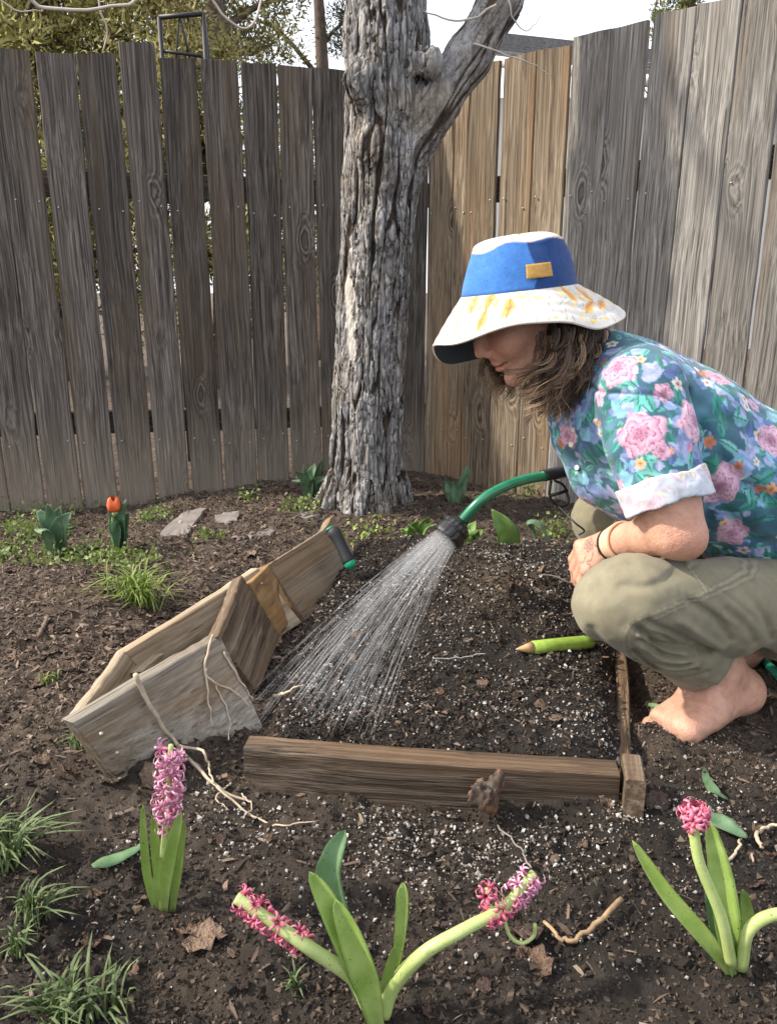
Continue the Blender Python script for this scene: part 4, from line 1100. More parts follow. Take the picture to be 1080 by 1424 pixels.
# tulips and other broad-leaved clumps against the fence
def clump(name, px, py, leaves, mat, label, cat, group=None, seed=0):
    b = on_ground(px, py); t = thing(name, b, label, cat, group); r = np.random.default_rng(seed)
    for (dx, dy, w, bend) in leaves:
        Y = b[1]; tip = aty(px+dx, py+dy, Y+r.uniform(-.06, .06))
        base = b+np.array([dx*0.0004, r.uniform(-.012, .012), -0.015])
        mid = base+(tip-base)*0.5+np.array([-bend*0.03*np.sign(dx or 1)*0.6, r.uniform(-.02, .01), 0.03*bend])
        add_blade('leaf', t, mat, [base, mid, tip], w, n=14, fold=0.55, prof=([0, .15, .4, .7, .9, 1], [.35, .7, 1, .75, .35, .05]), side=(1, r.uniform(-.8, .8), 0), wave=0.003)
    return t, b
clump('tulip', 80, 772, [(-28, -62, .055, 1), (-14, -72, .06, .6), (4, -68, .06, .4), (20, -60, .055, .8), (-32, -36, .05, 1.4), (26, -40, .05, 1.2), (8, -46, .06, .5)], M['tulip_leaf'], 'clump of broad blue-green tulip leaves without a flower by the dark fence', 'plant', seed=1)
t2, b2 = clump('tulip', 166, 768, [(-16, -58, .05, .8), (-4, -62, .05, .5), (10, -74, .05, .4), (14, -56, .045, .6), (-10, -42, .045, 1.0)], M['tulip_leaf'], 'tulip in bloom with one orange-red flower by the dark fence', 'flower', seed=2)
C = spline([b2, b2+[-0.01, 0, 0.08], aty(159, 712, b2[1]-0.03)], 10)
obj_np('stem', *tube(C, 0.005, 8), M['hy_stem'], t2, cols={'across': np.zeros(82), 'along': np.ones(82)})
V, Fq = lathe([(0.0005, 0), (0.011, 0.002), (0.018, 0.012), (0.019, 0.024), (0.015, 0.036), (0.010, 0.040)], 18)
a_ = np.arctan2(V[:, 1], V[:, 0]); V[:, 2] += np.where(V[:, 2] > 0.03, 0.007*np.cos(a_*3), 0); V[:, :2] *= (1+0.08*np.cos(a_*3))[:, None]
obj_np('bloom', V+C[-1], Fq, plain('tulip_petal', (0.72, 0.13, 0.035), 0.5, 0.3, 60), t2)
clump('tulip', 432, 694, [(-22, -40, .04, .8), (-10, -48, .045, .5), (6, -50, .045, .5), (16, -56, .04, .3), (-26, -26, .035, 1.2), (20, -30, .035, 1)], M['tulip_leaf'], 'clump of blue-green tulip leaves beside the left of the tree trunk', 'plant', seed=3)
clump('tulip', 632, 708, [(-14, -46, .042, .4), (-2, -40, .04, .6), (18, -62, .035, .2), (24, -58, .03, .3), (-18, -26, .035, .8)], M['tulip_leaf'], 'tulip leaves standing between the tree trunk and the tan fence', 'plant', seed=4)
clump('hosta', 575, 758, [(-20, -22, .04, .8), (-8, -30, .04, .6), (8, -34, .04, .5), (22, -40, .042, .5), (30, -28, .04, .8), (-14, -12, .035, 1), (16, -14, .035, 1)], M['hosta_leaf'], 'pale green young hosta shoots between the trunk and the wand', 'plant', seed=5)
clump('hosta', 655, 760, [(-20, -18, .04, .8), (6, -36, .035, .5), (16, -24, .035, .6), (-6, -16, .03, 1)], M['hosta_leaf'], 'pale green young hosta shoots just behind the shower head', 'plant', seed=6)
b = on_ground(706, 764); hl = thing('hosta', b, 'single broad pale green leaf standing at the back of the bed', 'plant')
add_blade('leaf', hl, M['hosta_leaf'], [b+[0.01, 0, -0.01], aty(702, 738, b[1]-.02), aty(683, 708, b[1]-.01)], 0.072, fold=0.5, n=16, prof=([0, .15, .4, .7, .9, 1], [.4, .85, 1, .7, .3, .03]), side=(1, .3, 0.2))
b = on_ground(752, 770); hl = thing('tulip', b, 'drooping blue-green leaf curling over near the wrist', 'plant')
add_blade('leaf', hl, M['tulip_leaf'], [b+[-0.01, 0, -0.01], aty(742, 742, b[1]), aty(733, 726, b[1]-.01), aty(752, 728, b[1]-.02), aty(768, 764, b[1]-.03)], 0.034, fold=0.5, n=18, side=(0.4, 1, 0))

# grass tufts, each its own thing
def tuft(px, py, n, hgt, spread, mat, label, seed, lean=(0, 0), wid=0.004):
    b = on_ground(px, py); r = np.random.default_rng(seed); parts = []; al = []; ac = []
    for k in range(n):
        a = r.uniform(0, 6.283); d = np.array([math.cos(a), math.sin(a), 0])*spread*r.uniform(0.2, 1)
        h = hgt*r.uniform(0.5, 1.1); o = b+np.array([r.normal(0, .18*spread), r.normal(0, .18*spread), 0]); o[2] = float(gz(o[0], o[1]))-0.004
        tip = o+d+[lean[0], lean[1], h*r.uniform(0.45, 1)]; mid = o+d*0.35+[lean[0]*.3, lean[1]*.3, h*0.75]
        V, Fc, at = blade([o, mid, tip], wid*r.uniform(0.6, 1.3), n=7, fold=0.6, across=3, side=(math.sin(a), -math.cos(a), 0), thick=0.0004, prof=([0, .3, .8, 1], [.8, 1, .6, .05]))
        parts.append((V, [Fc])); al.append(at['along']); ac.append(at['across'])
    V, Fs = merge(parts)
    tag(obj_np('grass_tuft', V, Fs, mat, cols={'along': np.maximum(np.concatenate(al), 0.15), 'across': np.concatenate(ac)}, origin=b), label, 'grass', 'grass tufts')
tuft(196, 842, 130, .10, .125, M['grass_lime'], 'bright lime grass tuft on the soil left of the planks', 1)
tuft(15, 1200, 75, .075, .085, M['grass'], 'thick dark green grass tuft arching right near the flopped green leaf', 2, (0.03, 0))
tuft(48, 1275, 42, .05, .05, M['grass'], 'grey-green grass strip below the arching tuft', 3, (0.02, 0.01), .0035)
tuft(25, 1325, 26, .045, .04, M['grass'], 'small grass sprig beside the grey-green strip', 4, wid=.0032)
tuft(85, 1418, 60, .055, .07, M['grass'], 'low grass tuft round a brown dry leaf', 5, wid=.0042)
tuft(150, 1412, 26, .05, .06, M['grass'], 'loose spreading grass blades beside the low tuft', 6)
tuft(412, 1376, 16, .025, .022, M['grass'], 'tiny star-shaped grass seedling near the flopped pink spike', 7, wid=.0028)
tuft(70, 945, 14, .03, .03, M['grass_lime'], 'sparse grass sprig on the mulch left of the planks', 8, wid=.003)
tuft(110, 1040, 22, .05, .04, M['grass'], 'weedy grass at the foot of the near plank corner', 9, wid=.003)
tuft(310, 748, 8, .04, .04, M['grass_lime'], 'wisp of grass among the flat stones', 10, wid=.003)

# low small-leaved ground cover: too fine to count
def cover(spots, name, label, mat, seed):
    r = np.random.default_rng(seed); P = []; T = []
    for px, py, sx, sy, n, hh in spots:
        b = on_ground(px, py)
        x = b[0]+r.normal(0, sx, n); y = b[1]+r.normal(0, sy, n)
        P.append(np.stack([x, y, gz(x, y)+np.abs(r.normal(0, hh, n))+0.003], 1))
    P = np.concatenate(P); n = len(P)
    base = np.array([(0, 0, 0), (0.5, 0.45, 0.12), (1, 0, 0.02), (0.5, -0.45, 0.12)], float); f = np.array([(0, 1, 2), (0, 2, 3)])
    sc = np.repeat(r.uniform(0.007, 0.018, (n, 1)), 3, 1)
    rot = rand_rot(n); up = np.array([0, 0, 1.])
    V, Fc = scatter(base, f, P, rot, sc)
    tag(obj_np(name, V, Fc, mat, smooth=False, cols={'along': np.repeat(r.uniform(.2, 1, n), 4), 'across': np.repeat(r.uniform(0, 1, n), 4)}), label, 'ground cover', kind='stuff')
cover([(35, 745, .07, .08, 420, .025), (115, 780, .08, .05, 420, .018), (180, 782, .05, .04, 200, .012), (60, 712, .12, .06, 300, .03), (215, 722, .03, .03, 130, .02), (420, 708, .04, .03, 160, .02), (12, 775, .05, .05, 150, .02), (345, 695, .02, .02, 60, .02), (770, 742, .04, .04, 200, .03), (740, 690, .06, .05, 120, .02), (285, 742, .02, .02, 50, .01)],
      'ground_cover', 'low yellow-green weeds creeping round the tulips and along the fence', M['weed'], 31)
cover([(520, 752, .05, .04, 90, .015)], 'ground_cover', 'sparse pale seedlings at the foot of the tree trunk', M['grass_lime'], 32)

# fallen green leaves lying on the soil
def lying(pts, w, mat, label, name='fallen_leaf', lift=0.006, prof=None, side=None):
    P = [on_ground(a, b_, lift) for a, b_ in pts]
    V, Fc, at = blade(P, w, n=14, fold=0.4, prof=prof or ([0, .2, .5, .8, 1], [.25, .8, 1, .7, .05]), side=side or (0.3, 1, 0))
    tag(obj_np(name, V, Fc, mat, cols={'along': np.maximum(at['along'], .2), 'across': at['across']}, origin=P[0]), label, 'leaf')
lying([(128, 1204), (165, 1190), (205, 1172)], 0.022, M['hy_leaf_blue'], 'flopped dark green leaf lying beside the upright pink hyacinth', lift=0.01)
lying([(1038, 1165), (1010, 1150), (985, 1130)], 0.03, M['tulip_leaf'], 'blue-green fallen leaf behind the coral pink hyacinth spike', lift=0.012)
lying([(1012, 1112), (995, 1102), (983, 1085), (978, 1065)], 0.016, M['tulip_leaf'], 'small curled green leaf on the soil right of the bed corner', lift=0.008)
lying([(938, 992), (915, 985), (900, 978)], 0.022, M['hy_leaf_blue'], 'green leaf poking out from under the trouser hem', lift=0.01)

# ------------------------------------------------------------------ stones, dry leaves, roots, twigs
def slab(px, H, label, seed, mat=plain('stone', (0.2, 0.175, 0.16), 0.85, 0.25, 18, 0.004)):
    r = np.random.default_rng(seed); P = np.array([on_ground(a, b_, 0) for a, b_ in px])
    c = P.mean(0); n = 26; ang = np.linspace(0, 1, n, endpoint=False)
    loop = spline(np.vstack([P, P[:1]]), n+1)[:-1]; loop += r.normal(0, 0.004, loop.shape)*[1, 1, 0]
    loop[:, 2] = c[2]-0.02
    rings = [loop, loop*[1, 1, 0]+[0, 0, c[2]+H*0.7], (loop-c)*0.94*[1, 1, 0]+c*[1, 1, 0]+[0, 0, c[2]+H], (loop-c)*0.5*[1, 1, 0]+c*[1, 1, 0]+[0, 0, c[2]+H*1.08]]
    rings[2][:, 2] += r.normal(0, .0025, n); rings[1][:, 2] += r.normal(0, .002, n)
    V = np.vstack(rings+[c+[0, 0, H*1.1]]); i = np.arange(3)[:, None]*n; j = np.arange(n)[None]; j2 = (j+1) % n
    Q = np.stack([i+j, i+j2, i+n+j2, i+n+j], -1).reshape(-1, 4); jj = np.arange(n)
    Tt = np.stack([3*n+jj, 3*n+(jj+1) % n, np.full(n, 4*n)], 1)
    tag(obj_np('flat_stone', V, [Q, Tt], mat, smooth=False, origin=c), label, 'stone', 'flat stones in the mulch')
slab([(222, 748), (248, 724), (286, 712), (270, 732), (258, 748)], 0.014, 'long pointed grey flagstone in the mulch near the fence', 1)
slab([(300, 727), (315, 714), (333, 716), (328, 726), (312, 731)], 0.012, 'small rounded grey stone right of the pointed flagstone', 2)
slab([(318, 754), (345, 742), (382, 732), (378, 745), (350, 754)], 0.008, 'thin flat brown-grey stone between the grass tuft and the far plank', 3)
slab([(404, 722), (425, 712), (445, 715), (432, 730)], 0.01, 'dull flat stone at the left root of the tree', 4)

def dry_leaf_mesh(seed, col):
    r = np.random.default_rng(seed); n, k = 9, 7
    t = np.linspace(0, 1, n); u = np.linspace(-1, 1, k)
    w = np.interp(t, [0, .1, .35, .6, .85, 1], [.05, .45, .85, .95, .5, .04])*0.5*(1+r.uniform(-.28, .28, n))
    T_, U_ = np.meshgrid(t, u, indexing='ij')
    X = U_*w[:, None]; Yy = T_-0.5+0.10*np.abs(U_)*r.uniform(-1, 1, (n, 1)); Z = 0.35*(U_**2)*w[:, None]*r.uniform(0.3, 1.3)+0.16*np.sin(T_*4+seed)+0.06*r.normal(size=(n, k))
    V = np.stack([X, Yy, Z], -1).reshape(-1, 3); idx = np.arange(n*k).reshape(n, k)
    q = np.stack([idx[:-1, :-1], idx[:-1, 1:], idx[1:, 1:], idx[1:, :-1]], -1).reshape(-1, 4)
    N_ = n*k; lp = np.concatenate([idx[:, 0], idx[-1, 1:], idx[-2::-1, -1], idx[0, -2:0:-1]]); l2 = np.roll(lp, -1)
    V2 = np.vstack([V, V-[0, 0, 0.015]])
    Fc = np.concatenate([q, q[:, ::-1]+N_, np.stack([lp, l2, l2+N_, lp+N_], 1)])
    return mesh_np('dry_leaf', V2, Fc, plain('dry_leaf_%d' % seed, col, 0.8, 0.4, 6, 0.02))
DL = [dry_leaf_mesh(s, c) for s, c in ((1, (0.2, 0.135, 0.095)), (2, (0.15, 0.095, 0.065)), (3, (0.27, 0.2, 0.15)), (4, (0.11, 0.07, 0.055)))]
def dry_leaf(px, py, size, k, label, seed, group=None, tilt=0.35):
    r = np.random.default_rng(seed); p = on_ground(px, py)
    o = bpy.data.objects.new('dry_leaf', DL[k]); lnk(o)
    o.location = p+[0, 0, size*0.16]; o.rotation_euler = (r.uniform(-tilt, tilt), r.uniform(-tilt, tilt), r.uniform(0, 6.28)); o.scale = (size, size, size)
    tag(o, label, 'leaf', group)
big = [(283, 1312, .05, 0, 'largest crumpled brown leaf below the upright pink hyacinth'), (262, 1292, .035, 1, 'brown leaf scrap touching the largest crumpled leaf'), (228, 1366, .026, 2, 'small tan leaf scrap between grass and hyacinth base'),
       (182, 1355, .024, 0, 'upright reddish leaf scrap near the low grass tuft'), (75, 1405, .055, 2, 'pale brown dry leaf caught in the low grass tuft'), (128, 1313, .028, 1, 'dull brown leaf by the grey-green grass strip'),
       (742, 1345, .045, 1, 'dark curled leaf below the right flopped spike'), (730, 1300, .05, 3, 'blackish wet leaf under the right flopped spike'), (385, 1040, .03, 2, 'tan leaf scrap lying on the wet front board'),
       (755, 985, .028, 0, 'brown leaf curl on the bed near the right board'), (748, 795, .04, 2, 'tan upright leaf on the bed beside the fingers'), (845, 1120, .03, 0, 'brown leaf wedged at the bed corner'),
       (912, 1118, .04, 3, 'dull leaf flat on the soil outside the bed corner'), (240, 1075, .06, 1, 'brown leaf heaped under the near plank'), (215, 1085, .05, 0, 'curled leaf under the lower plank corner'), (160, 1085, .05, 2, 'tan leaf tucked beside the lower plank corner'),
       (100, 1075, .04, 1, 'brown leaf on the dark soil left of the lower plank corner'), (60, 1060, .03, 0, 'small brown leaf in the mulch near the weedy grass')]
for i, (px, py, s, k, lab) in enumerate(big): dry_leaf(px, py, s, k, lab, 100+i)
r_ = np.random.default_rng(77)
for i in range(60):
    px, py = r_.uniform(0, 440), r_.uniform(745, 960)
    if py > 1000-px*0.62+20 or (190 < px < 240 and 780 < py < 850): continue
    dry_leaf(px, py, r_.uniform(.022, .048), int(r_.integers(0, 4)), 'brown dry leaf among the mulch left of the planks', 200+i, 'dry leaves in the mulch')
for i in range(26):
    px, py = r_.uniform(380, 840), r_.uniform(790, 1005)
    dry_leaf(px, py, r_.uniform(.012, .026), int(r_.integers(0, 4)), 'small dark leaf scrap on the wet soil of the raised bed', 300+i, 'leaf scraps on the bed')
for i in range(30):
    px, py = r_.uniform(120, 1070), r_.uniform(1150, 1420)
    dry_leaf(px, py, r_.uniform(.010, .022), int(r_.integers(0, 4)), 'small brown leaf scrap on the dark soil in front of the bed', 400+i, 'leaf scraps before the bed')

root_m = plain('root_pale', (0.42, 0.34, 0.25), 0.75, 0.3, 60)
def root(name, paths, label, cat, mat=root_m):
    P0 = paths[0][0][0]; t = None
    objs = []
    for C, r0, r1 in paths:
        C = spline(C, 26); C = C+0.0025*np.stack([vnoise(np.arange(26)*.6+r0*999, np.full(26, i*4.4+r1*777)) for i in range(3)], 1)
        objs.append((C, np.linspace(r0, r1, 26)))
    if len(objs) == 1:
        tag(obj_np(name, *tube(*objs[0], 7), mat, origin=P0), label, cat); return
    t = thing(name, P0, label, cat)
    for C, rr in objs: obj_np('strand', *tube(C, rr, 7), mat, t)
fA = [atz(103, 1006, .15), atz(306, 884, .15), atz(172, 1094, -0.01), atz(374, 1030, -.01)]; nA = unit(np.cross(fA[1]-fA[0], fA[2]-fA[0])); nA = nA if nA[1] < 0 else -nA
uu, ww = np.meshgrid(np.linspace(0, 1, 80), np.linspace(0, 1, 60), indexing='ij'); uu, ww = uu[..., None], ww[..., None]
PA = ((fA[2]*(1-uu)+fA[3]*uu)*(1-ww)+(fA[0]*(1-uu)+fA[1]*uu)*ww).reshape(-1, 3)
def fa(px, py, f):
    """the point of the near plank's face on that line of sight, a root's breadth proud of it"""
    rd = unit(ray(px, py)); q = PA-np.array([0, 0, EYE]); dd = np.linalg.norm(q-(q@rd)[:, None]*rd, axis=1)
    return PA[np.argmin(dd)]+nA*0.0085
root('pale_root', [([atz(188, 938, .175), fa(193, 965, .2), fa(215, 998, .42), fa(243, 1038, .75), on_ground(280, 1075, .012), on_ground(310, 1100, .006), on_ground(350, 1115, .004)], .0042, .002),
                   ([fa(243, 1036, .75), on_ground(283, 1045, .04), on_ground(290, 1068, .012), on_ground(297, 1088, .01)], .0025, .0014)], 'long pale root hanging down the near plank to the soil', 'root')
root('pale_root', [([atz(298, 884, .165), fa(283, 892, .05), fa(281, 930, .3), fa(292, 950, .4), fa(320, 962, .3), on_ground(350, 985, .03)], .0028, .0012),
                   ([fa(281, 930, .3), fa(286, 975, .5), fa(290, 1010, .7)], .002, .001), ([fa(306, 905, .1), fa(330, 945, .25), on_ground(352, 975, .02)], .002, .001), ([fa(292, 950, .4), fa(312, 990, .5), on_ground(318, 1030, .02)], .0016, .0008)], 'tangle of fine pale roots over the end of the near plank', 'root')
root('pale_root', [([on_ground(300, 1095, .006), on_ground(360, 1140, .005), on_ground(400, 1148, .004), on_ground(440, 1143, .005)], .002, .0008), ([on_ground(320, 1090, .006), on_ground(300, 1110, .004), on_ground(318, 1128, .004)], .0016, .0007), ([on_ground(335, 1105, .006), on_ground(350, 1120, .004), on_ground(338, 1140, .004)], .0014, .0007)], 'wispy pale roots spread on the soil left of the front board', 'root')
root('dry_stalk', [([on_ground(758, 1282, .006), on_ground(775, 1303, .008), on_ground(796, 1306, .01), on_ground(830, 1282, .012), on_ground(862, 1251, .014)], .0022, .0036)], 'bent tan dry stalk lying on the soil between two hyacinths', 'stalk', plain('stalk_tan', (0.3, 0.2, 0.11), 0.7, 0.6, 45))
root('dry_twig', [([on_ground(690, 1150, .004), on_ground(715, 1170, .006), on_ground(738, 1208, .01)], .0013, .0012)], 'thin grey twig above the right flopped spike', 'twig', plain('twig_grey', (0.2, 0.18, 0.17), 0.8))
root('dry_twig', [([on_ground(382, 968, .01), on_ground(400, 962, .014), on_ground(422, 952, .012)], .0035, .0012)], 'pale splinter lying on the bed under the water jets', 'twig')
root('dry_twig', [([on_ground(672, 1035, .03), on_ground(700, 1040, .02), on_ground(750, 1046, .02)], .0015, .001)], 'thin straw lying above the charred knot on the bed', 'twig')
root('dry_twig', [([on_ground(600, 917, .008), on_ground(640, 914, .008), on_ground(675, 910, .008)], .0013, .001)], 'thin grey straw on the bed left of the dibber', 'twig', plain('twig_grey2', (0.25, 0.25, 0.25), 0.8))
root('dry_twig', [([on_ground(1060, 1180, .005), on_ground(1050, 1160, .006), on_ground(1070, 1150, .006), on_ground(1090, 1148, .005)], .003, .002), ([on_ground(1012, 1200, .005), on_ground(1025, 1180, .006), on_ground(1030, 1165, .005)], .0022, .0015)], 'forked pale twigs behind the coral pink hyacinth', 'twig')
root('dry_twig', [([on_ground(55, 885, .008), on_ground(62, 868, .008), on_ground(68, 858, .008)], .005, .004)], 'stubby bark stick lying on the mulch', 'twig', plain('stick', (0.13, 0.09, 0.07), 0.9, 0.4))

# ------------------------------------------------------------------ crumbs: clods, mulch and perlite, far too many to count
def spread(n, x0, x1, y0, y1, dens):
    out = []; tot = 0
    while tot < n:
        m = n*2
        x = rng.uniform(x0, x1, m); y = y0*np.exp(rng.uniform(0, 1, m)*math.log(y1/y0))      # denser towards the near ground
        k = rng.random(m) < dens(x, y); p = np.stack([x[k], y[k]], 1); out.append(p); tot += len(p)
    return np.concatenate(out)[:n]
vis = lambda x, y: (np.abs(x) < 0.56*y+0.22).astype(float)
bedm = lambda x, y: bed_mask(x, y)
tone_m = {}
def crumb_mat(name, stops, rough=0.9, spec=0.25):
    m = MT(name); m.P(Base_Color=m.ramp(m.attr('tone').outputs['Fac'], stops), Roughness=rough); m.p.inputs['Specular IOR Level'].default_value = spec; return m.m
# soil clods: a few lumps, many fine crumbs
OCT = np.array([(1, 0, 0), (-1, 0, 0), (0, 1, 0), (0, -1, 0), (0, 0, 1), (0, 0, -1)], float), np.array([(0, 2, 4), (2, 1, 4), (1, 3, 4), (3, 0, 4), (2, 0, 5), (1, 2, 5), (3, 1, 5), (0, 3, 5)])
clod_m = crumb_mat('clod', [(0, (0.012, 0.0095, 0.008)), (0.35, (0.045, 0.034, 0.026)), (0.8, (0.2, 0.15, 0.112)), (1, (0.26, 0.2, 0.15))])
def clods(name, n, base, mean, sd, lo, hi, label, sink):
    p = spread(n, -1.4, 1.2, 0.5, 2.9, lambda x, y: vis(x, y)*(0.55+0.45*bedm(x, y))*(0.35+0.65*smooth(-0.5, 0.4, fbm(x*7+4, y*7, oct=2))))
    sz = np.exp(rng.normal(math.log(mean), sd, len(p))).clip(lo, hi)
    V, Fc = scatter(base[0], base[1], np.column_stack([p, gz(p[:, 0], p[:, 1])+sz*sink]), rand_rot(len(p)), sz[:, None]*rng.uniform(0.5, 1.4, (len(p), 3)), 0.4)
    mo_ = np.clip(bed_mask(p[:, 0], p[:, 1])*0.8+smooth(1.25, 0.9, p[:, 1])*0.6, 0, 1)
    tone = np.clip(rng.uniform(0, 0.8, len(p))*(1-0.55*mo_), 0, 1)
    tag(obj_np(name, V, Fc, clod_m, cols={'tone': np.repeat(tone, len(base[0]))}, smooth=False), label, 'soil', kind='stuff')
clods('soil_clods', 5000, ICO, 0.0030, 0.4, 0.002, 0.007, 'scattered lumps of dark soil', 0.1)
TET = np.array([(1, 1, 1), (1, -1, -1), (-1, 1, -1), (-1, -1, 1)], float)*0.75, np.array([(0, 1, 2), (0, 3, 1), (0, 2, 3), (1, 3, 2)])
clods('soil_crumbs', 90000, TET, 0.0019, 0.4, 0.001, 0.004, 'fine loose crumbs of dark soil', 0.3)
# mulch: thin curled chips of bark and leaf
chip = np.array([(-0.5, -1, 0), (0.5, -1, 0.1), (0.6, 0, 0.25), (-0.6, 0, 0.22), (-0.35, 1, 0.0), (0.4, 1, 0.05)], float); cf = np.array([(0, 1, 2, 3), (3, 2, 5, 4)])
chip2 = np.vstack([chip, chip-[0, 0, 0.12]]); cf2 = cf; chip2 = chip; cf3 = np.vstack([cf, cf[:, ::-1]+6, [(0, 6, 7, 1), (1, 7, 8, 2), (2, 8, 11, 5), (5, 11, 10, 4), (4, 10, 9, 3), (3, 9, 6, 0)]])
def flat_rot(n, tilt):
    a = rng.uniform(0, 6.283, n); tx, ty = rng.normal(0, tilt, n), rng.normal(0, tilt, n)
    c, s = np.cos(a), np.sin(a)
    Rz = np.zeros((n, 3, 3)); Rz[:, 0, 0] = c; Rz[:, 0, 1] = -s; Rz[:, 1, 0] = s; Rz[:, 1, 1] = c; Rz[:, 2, 2] = 1
    Rx = np.zeros((n, 3, 3)); Rx[:, 0, 0] = 1; Rx[:, 1, 1] = np.cos(tx); Rx[:, 1, 2] = -np.sin(tx); Rx[:, 2, 1] = np.sin(tx); Rx[:, 2, 2] = np.cos(tx)
    Ry = np.zeros((n, 3, 3)); Ry[:, 1, 1] = 1; Ry[:, 0, 0] = np.cos(ty); Ry[:, 0, 2] = np.sin(ty); Ry[:, 2, 0] = -np.sin(ty); Ry[:, 2, 2] = np.cos(ty)
    return Rx@Ry@Rz
leftback = lambda x, y: vis(x, y)*(1-bedm(x, y))*np.clip(smooth(1.0, 1.6, y)*1.0+0.035, 0, 1)*(0.35+0.65*smooth(0.5, -0.1, x))
p = spread(22000, -1.4, 1.2, 0.5, 3.0, leftback)
ln = rng.uniform(0.003, 0.011, len(p)); wd = ln*rng.uniform(0.2, 0.6, len(p))
V, Fc = scatter(chip2, cf2, np.column_stack([p, gz(p[:, 0], p[:, 1])+0.003]), flat_rot(len(p), 0.45), np.stack([wd, ln, np.maximum(wd, .002)], 1), 0.45)
tone = np.clip(rng.normal(0.42, 0.22, len(p)), 0, 1)
tag(obj_np('mulch', V, Fc, crumb_mat('mulch', [(0, (0.024, 0.017, 0.014)), (0.4, (0.105, 0.074, 0.057)), (0.8, (0.23, 0.17, 0.13)), (1, (0.36, 0.29, 0.23))]), cols={'tone': np.repeat(tone, 6)}, smooth=False), 'reddish brown mulch of chipped bark and leaf litter', 'mulch', kind='stuff')
# bits in the bed
p = spread(4000, -0.3, 0.7, 0.9, 2.15, lambda x, y: bedm(x, y))
ln = rng.uniform(0.0018, 0.0065, len(p)); wd = ln*rng.uniform(0.2, 0.7, len(p))
V, Fc = scatter(chip2, cf2, np.column_stack([p, gz(p[:, 0], p[:, 1])+0.003]), flat_rot(len(p), 0.5), np.stack([wd, ln, np.maximum(wd, .0015)], 1), 0.45)
tone = np.clip(rng.normal(0.22, 0.2, len(p))+0.45*np.exp(-((p[:, 0]-0.24)**2/0.015+(p[:, 1]-1.58)**2/0.025)), 0, 1)
tag(obj_np('compost_bits', V, Fc, bpy.data.materials['mulch'], cols={'tone': np.repeat(tone, 6)}, smooth=False), 'shreds of bark and straw in the dark compost of the raised bed', 'compost', kind='stuff')
# perlite
fr = lambda x, y: np.clip(bedm(x, y)*0.75+0.9*np.exp(-((y-0.94)/0.06)**2)*(x > -0.3)*(x < 0.5)+0.30*np.exp(-((y-0.84)/0.1)**2)*(x < 0.45)*(x > -0.4)+0.3*np.exp(-((x-0.6)**2/0.03+(y-1.15)**2/0.03)), 0, 1)*vis(x, y)*(0.12+0.88*smooth(-0.15, 0.55, fbm(x*11, y*11, oct=3)))
p = spread(8000, -0.6, 0.9, 0.55, 2.1, lambda x, y: np.clip(fr(x, y)+0.012, 0, 1))
sz = np.exp(rng.normal(math.log(0.00115), 0.5, len(p))).clip(0.0005, 0.0036)
V, Fc = scatter(OCT[0], OCT[1], np.column_stack([p, gz(p[:, 0], p[:, 1])+sz*0.5+0.0015]), rand_rot(len(p)), sz[:, None]*rng.uniform(0.7, 1.5, (len(p), 3)), 0.35)
tone = np.clip(rng.normal(0.6, 0.25, len(p)), 0, 1)
tag(obj_np('perlite', V, Fc, crumb_mat('perlite', [(0, (0.1, 0.085, 0.07)), (0.5, (0.26, 0.24, 0.215)), (1, (0.5, 0.48, 0.45))], 0.8), cols={'tone': np.repeat(tone, 6)}, smooth=False), 'white perlite grains mixed through the dark soil', 'perlite', kind='stuff')
# ------------------------------------------------------------------ the person
PB = (0.62, 1.3, 0.0)
person = thing('person', PB, 'barefoot person squatting by the bed in a floral shirt, olive trousers and bucket hat', 'person')
A_ = aty
def rotm(pitch, yaw):
    cp, sp = math.cos(pitch), math.sin(pitch); cy, sy = math.cos(yaw), math.sin(yaw)
    Ry = np.array([[cp, 0, sp], [0, 1, 0], [-sp, 0, cp]]); Rz = np.array([[cy, -sy, 0], [sy, cy, 0], [0, 0, 1]])
    return Rz@Ry
HR = rotm(R(-31), R(12))
NOSE = np.array([-0.122, 0, -0.024])
HO = A_(662, 496, 1.395)-HR@NOSE                    # head origin
def hp(*p): return HO+HR@np.array(p)
# joints of the near arm and leg
SH, EL, WR = A_(893, 545, 1.27), A_(936, 738, 1.185), A_(848, 757, 1.365)
KN, HIP = A_(852, 838, 1.175), A_(1150, 848, 1.33)
KN2, HIP2 = A_(838, 722, 1.60), A_(1150, 800, 1.55)
HEEL, BALL, TOE = atz(1028, 962, 0.035), atz(938, 1006, 0.028), atz(908, 1020, 0.016)
ANK = A_(990, 928, 1.262)
HEEL2 = atz(1030, 905, 0.04); ANK2 = HEEL2+[-0.045, 0.0, 0.07]; BALL2 = HEEL2+[-0.13, 0.13, -0.02]

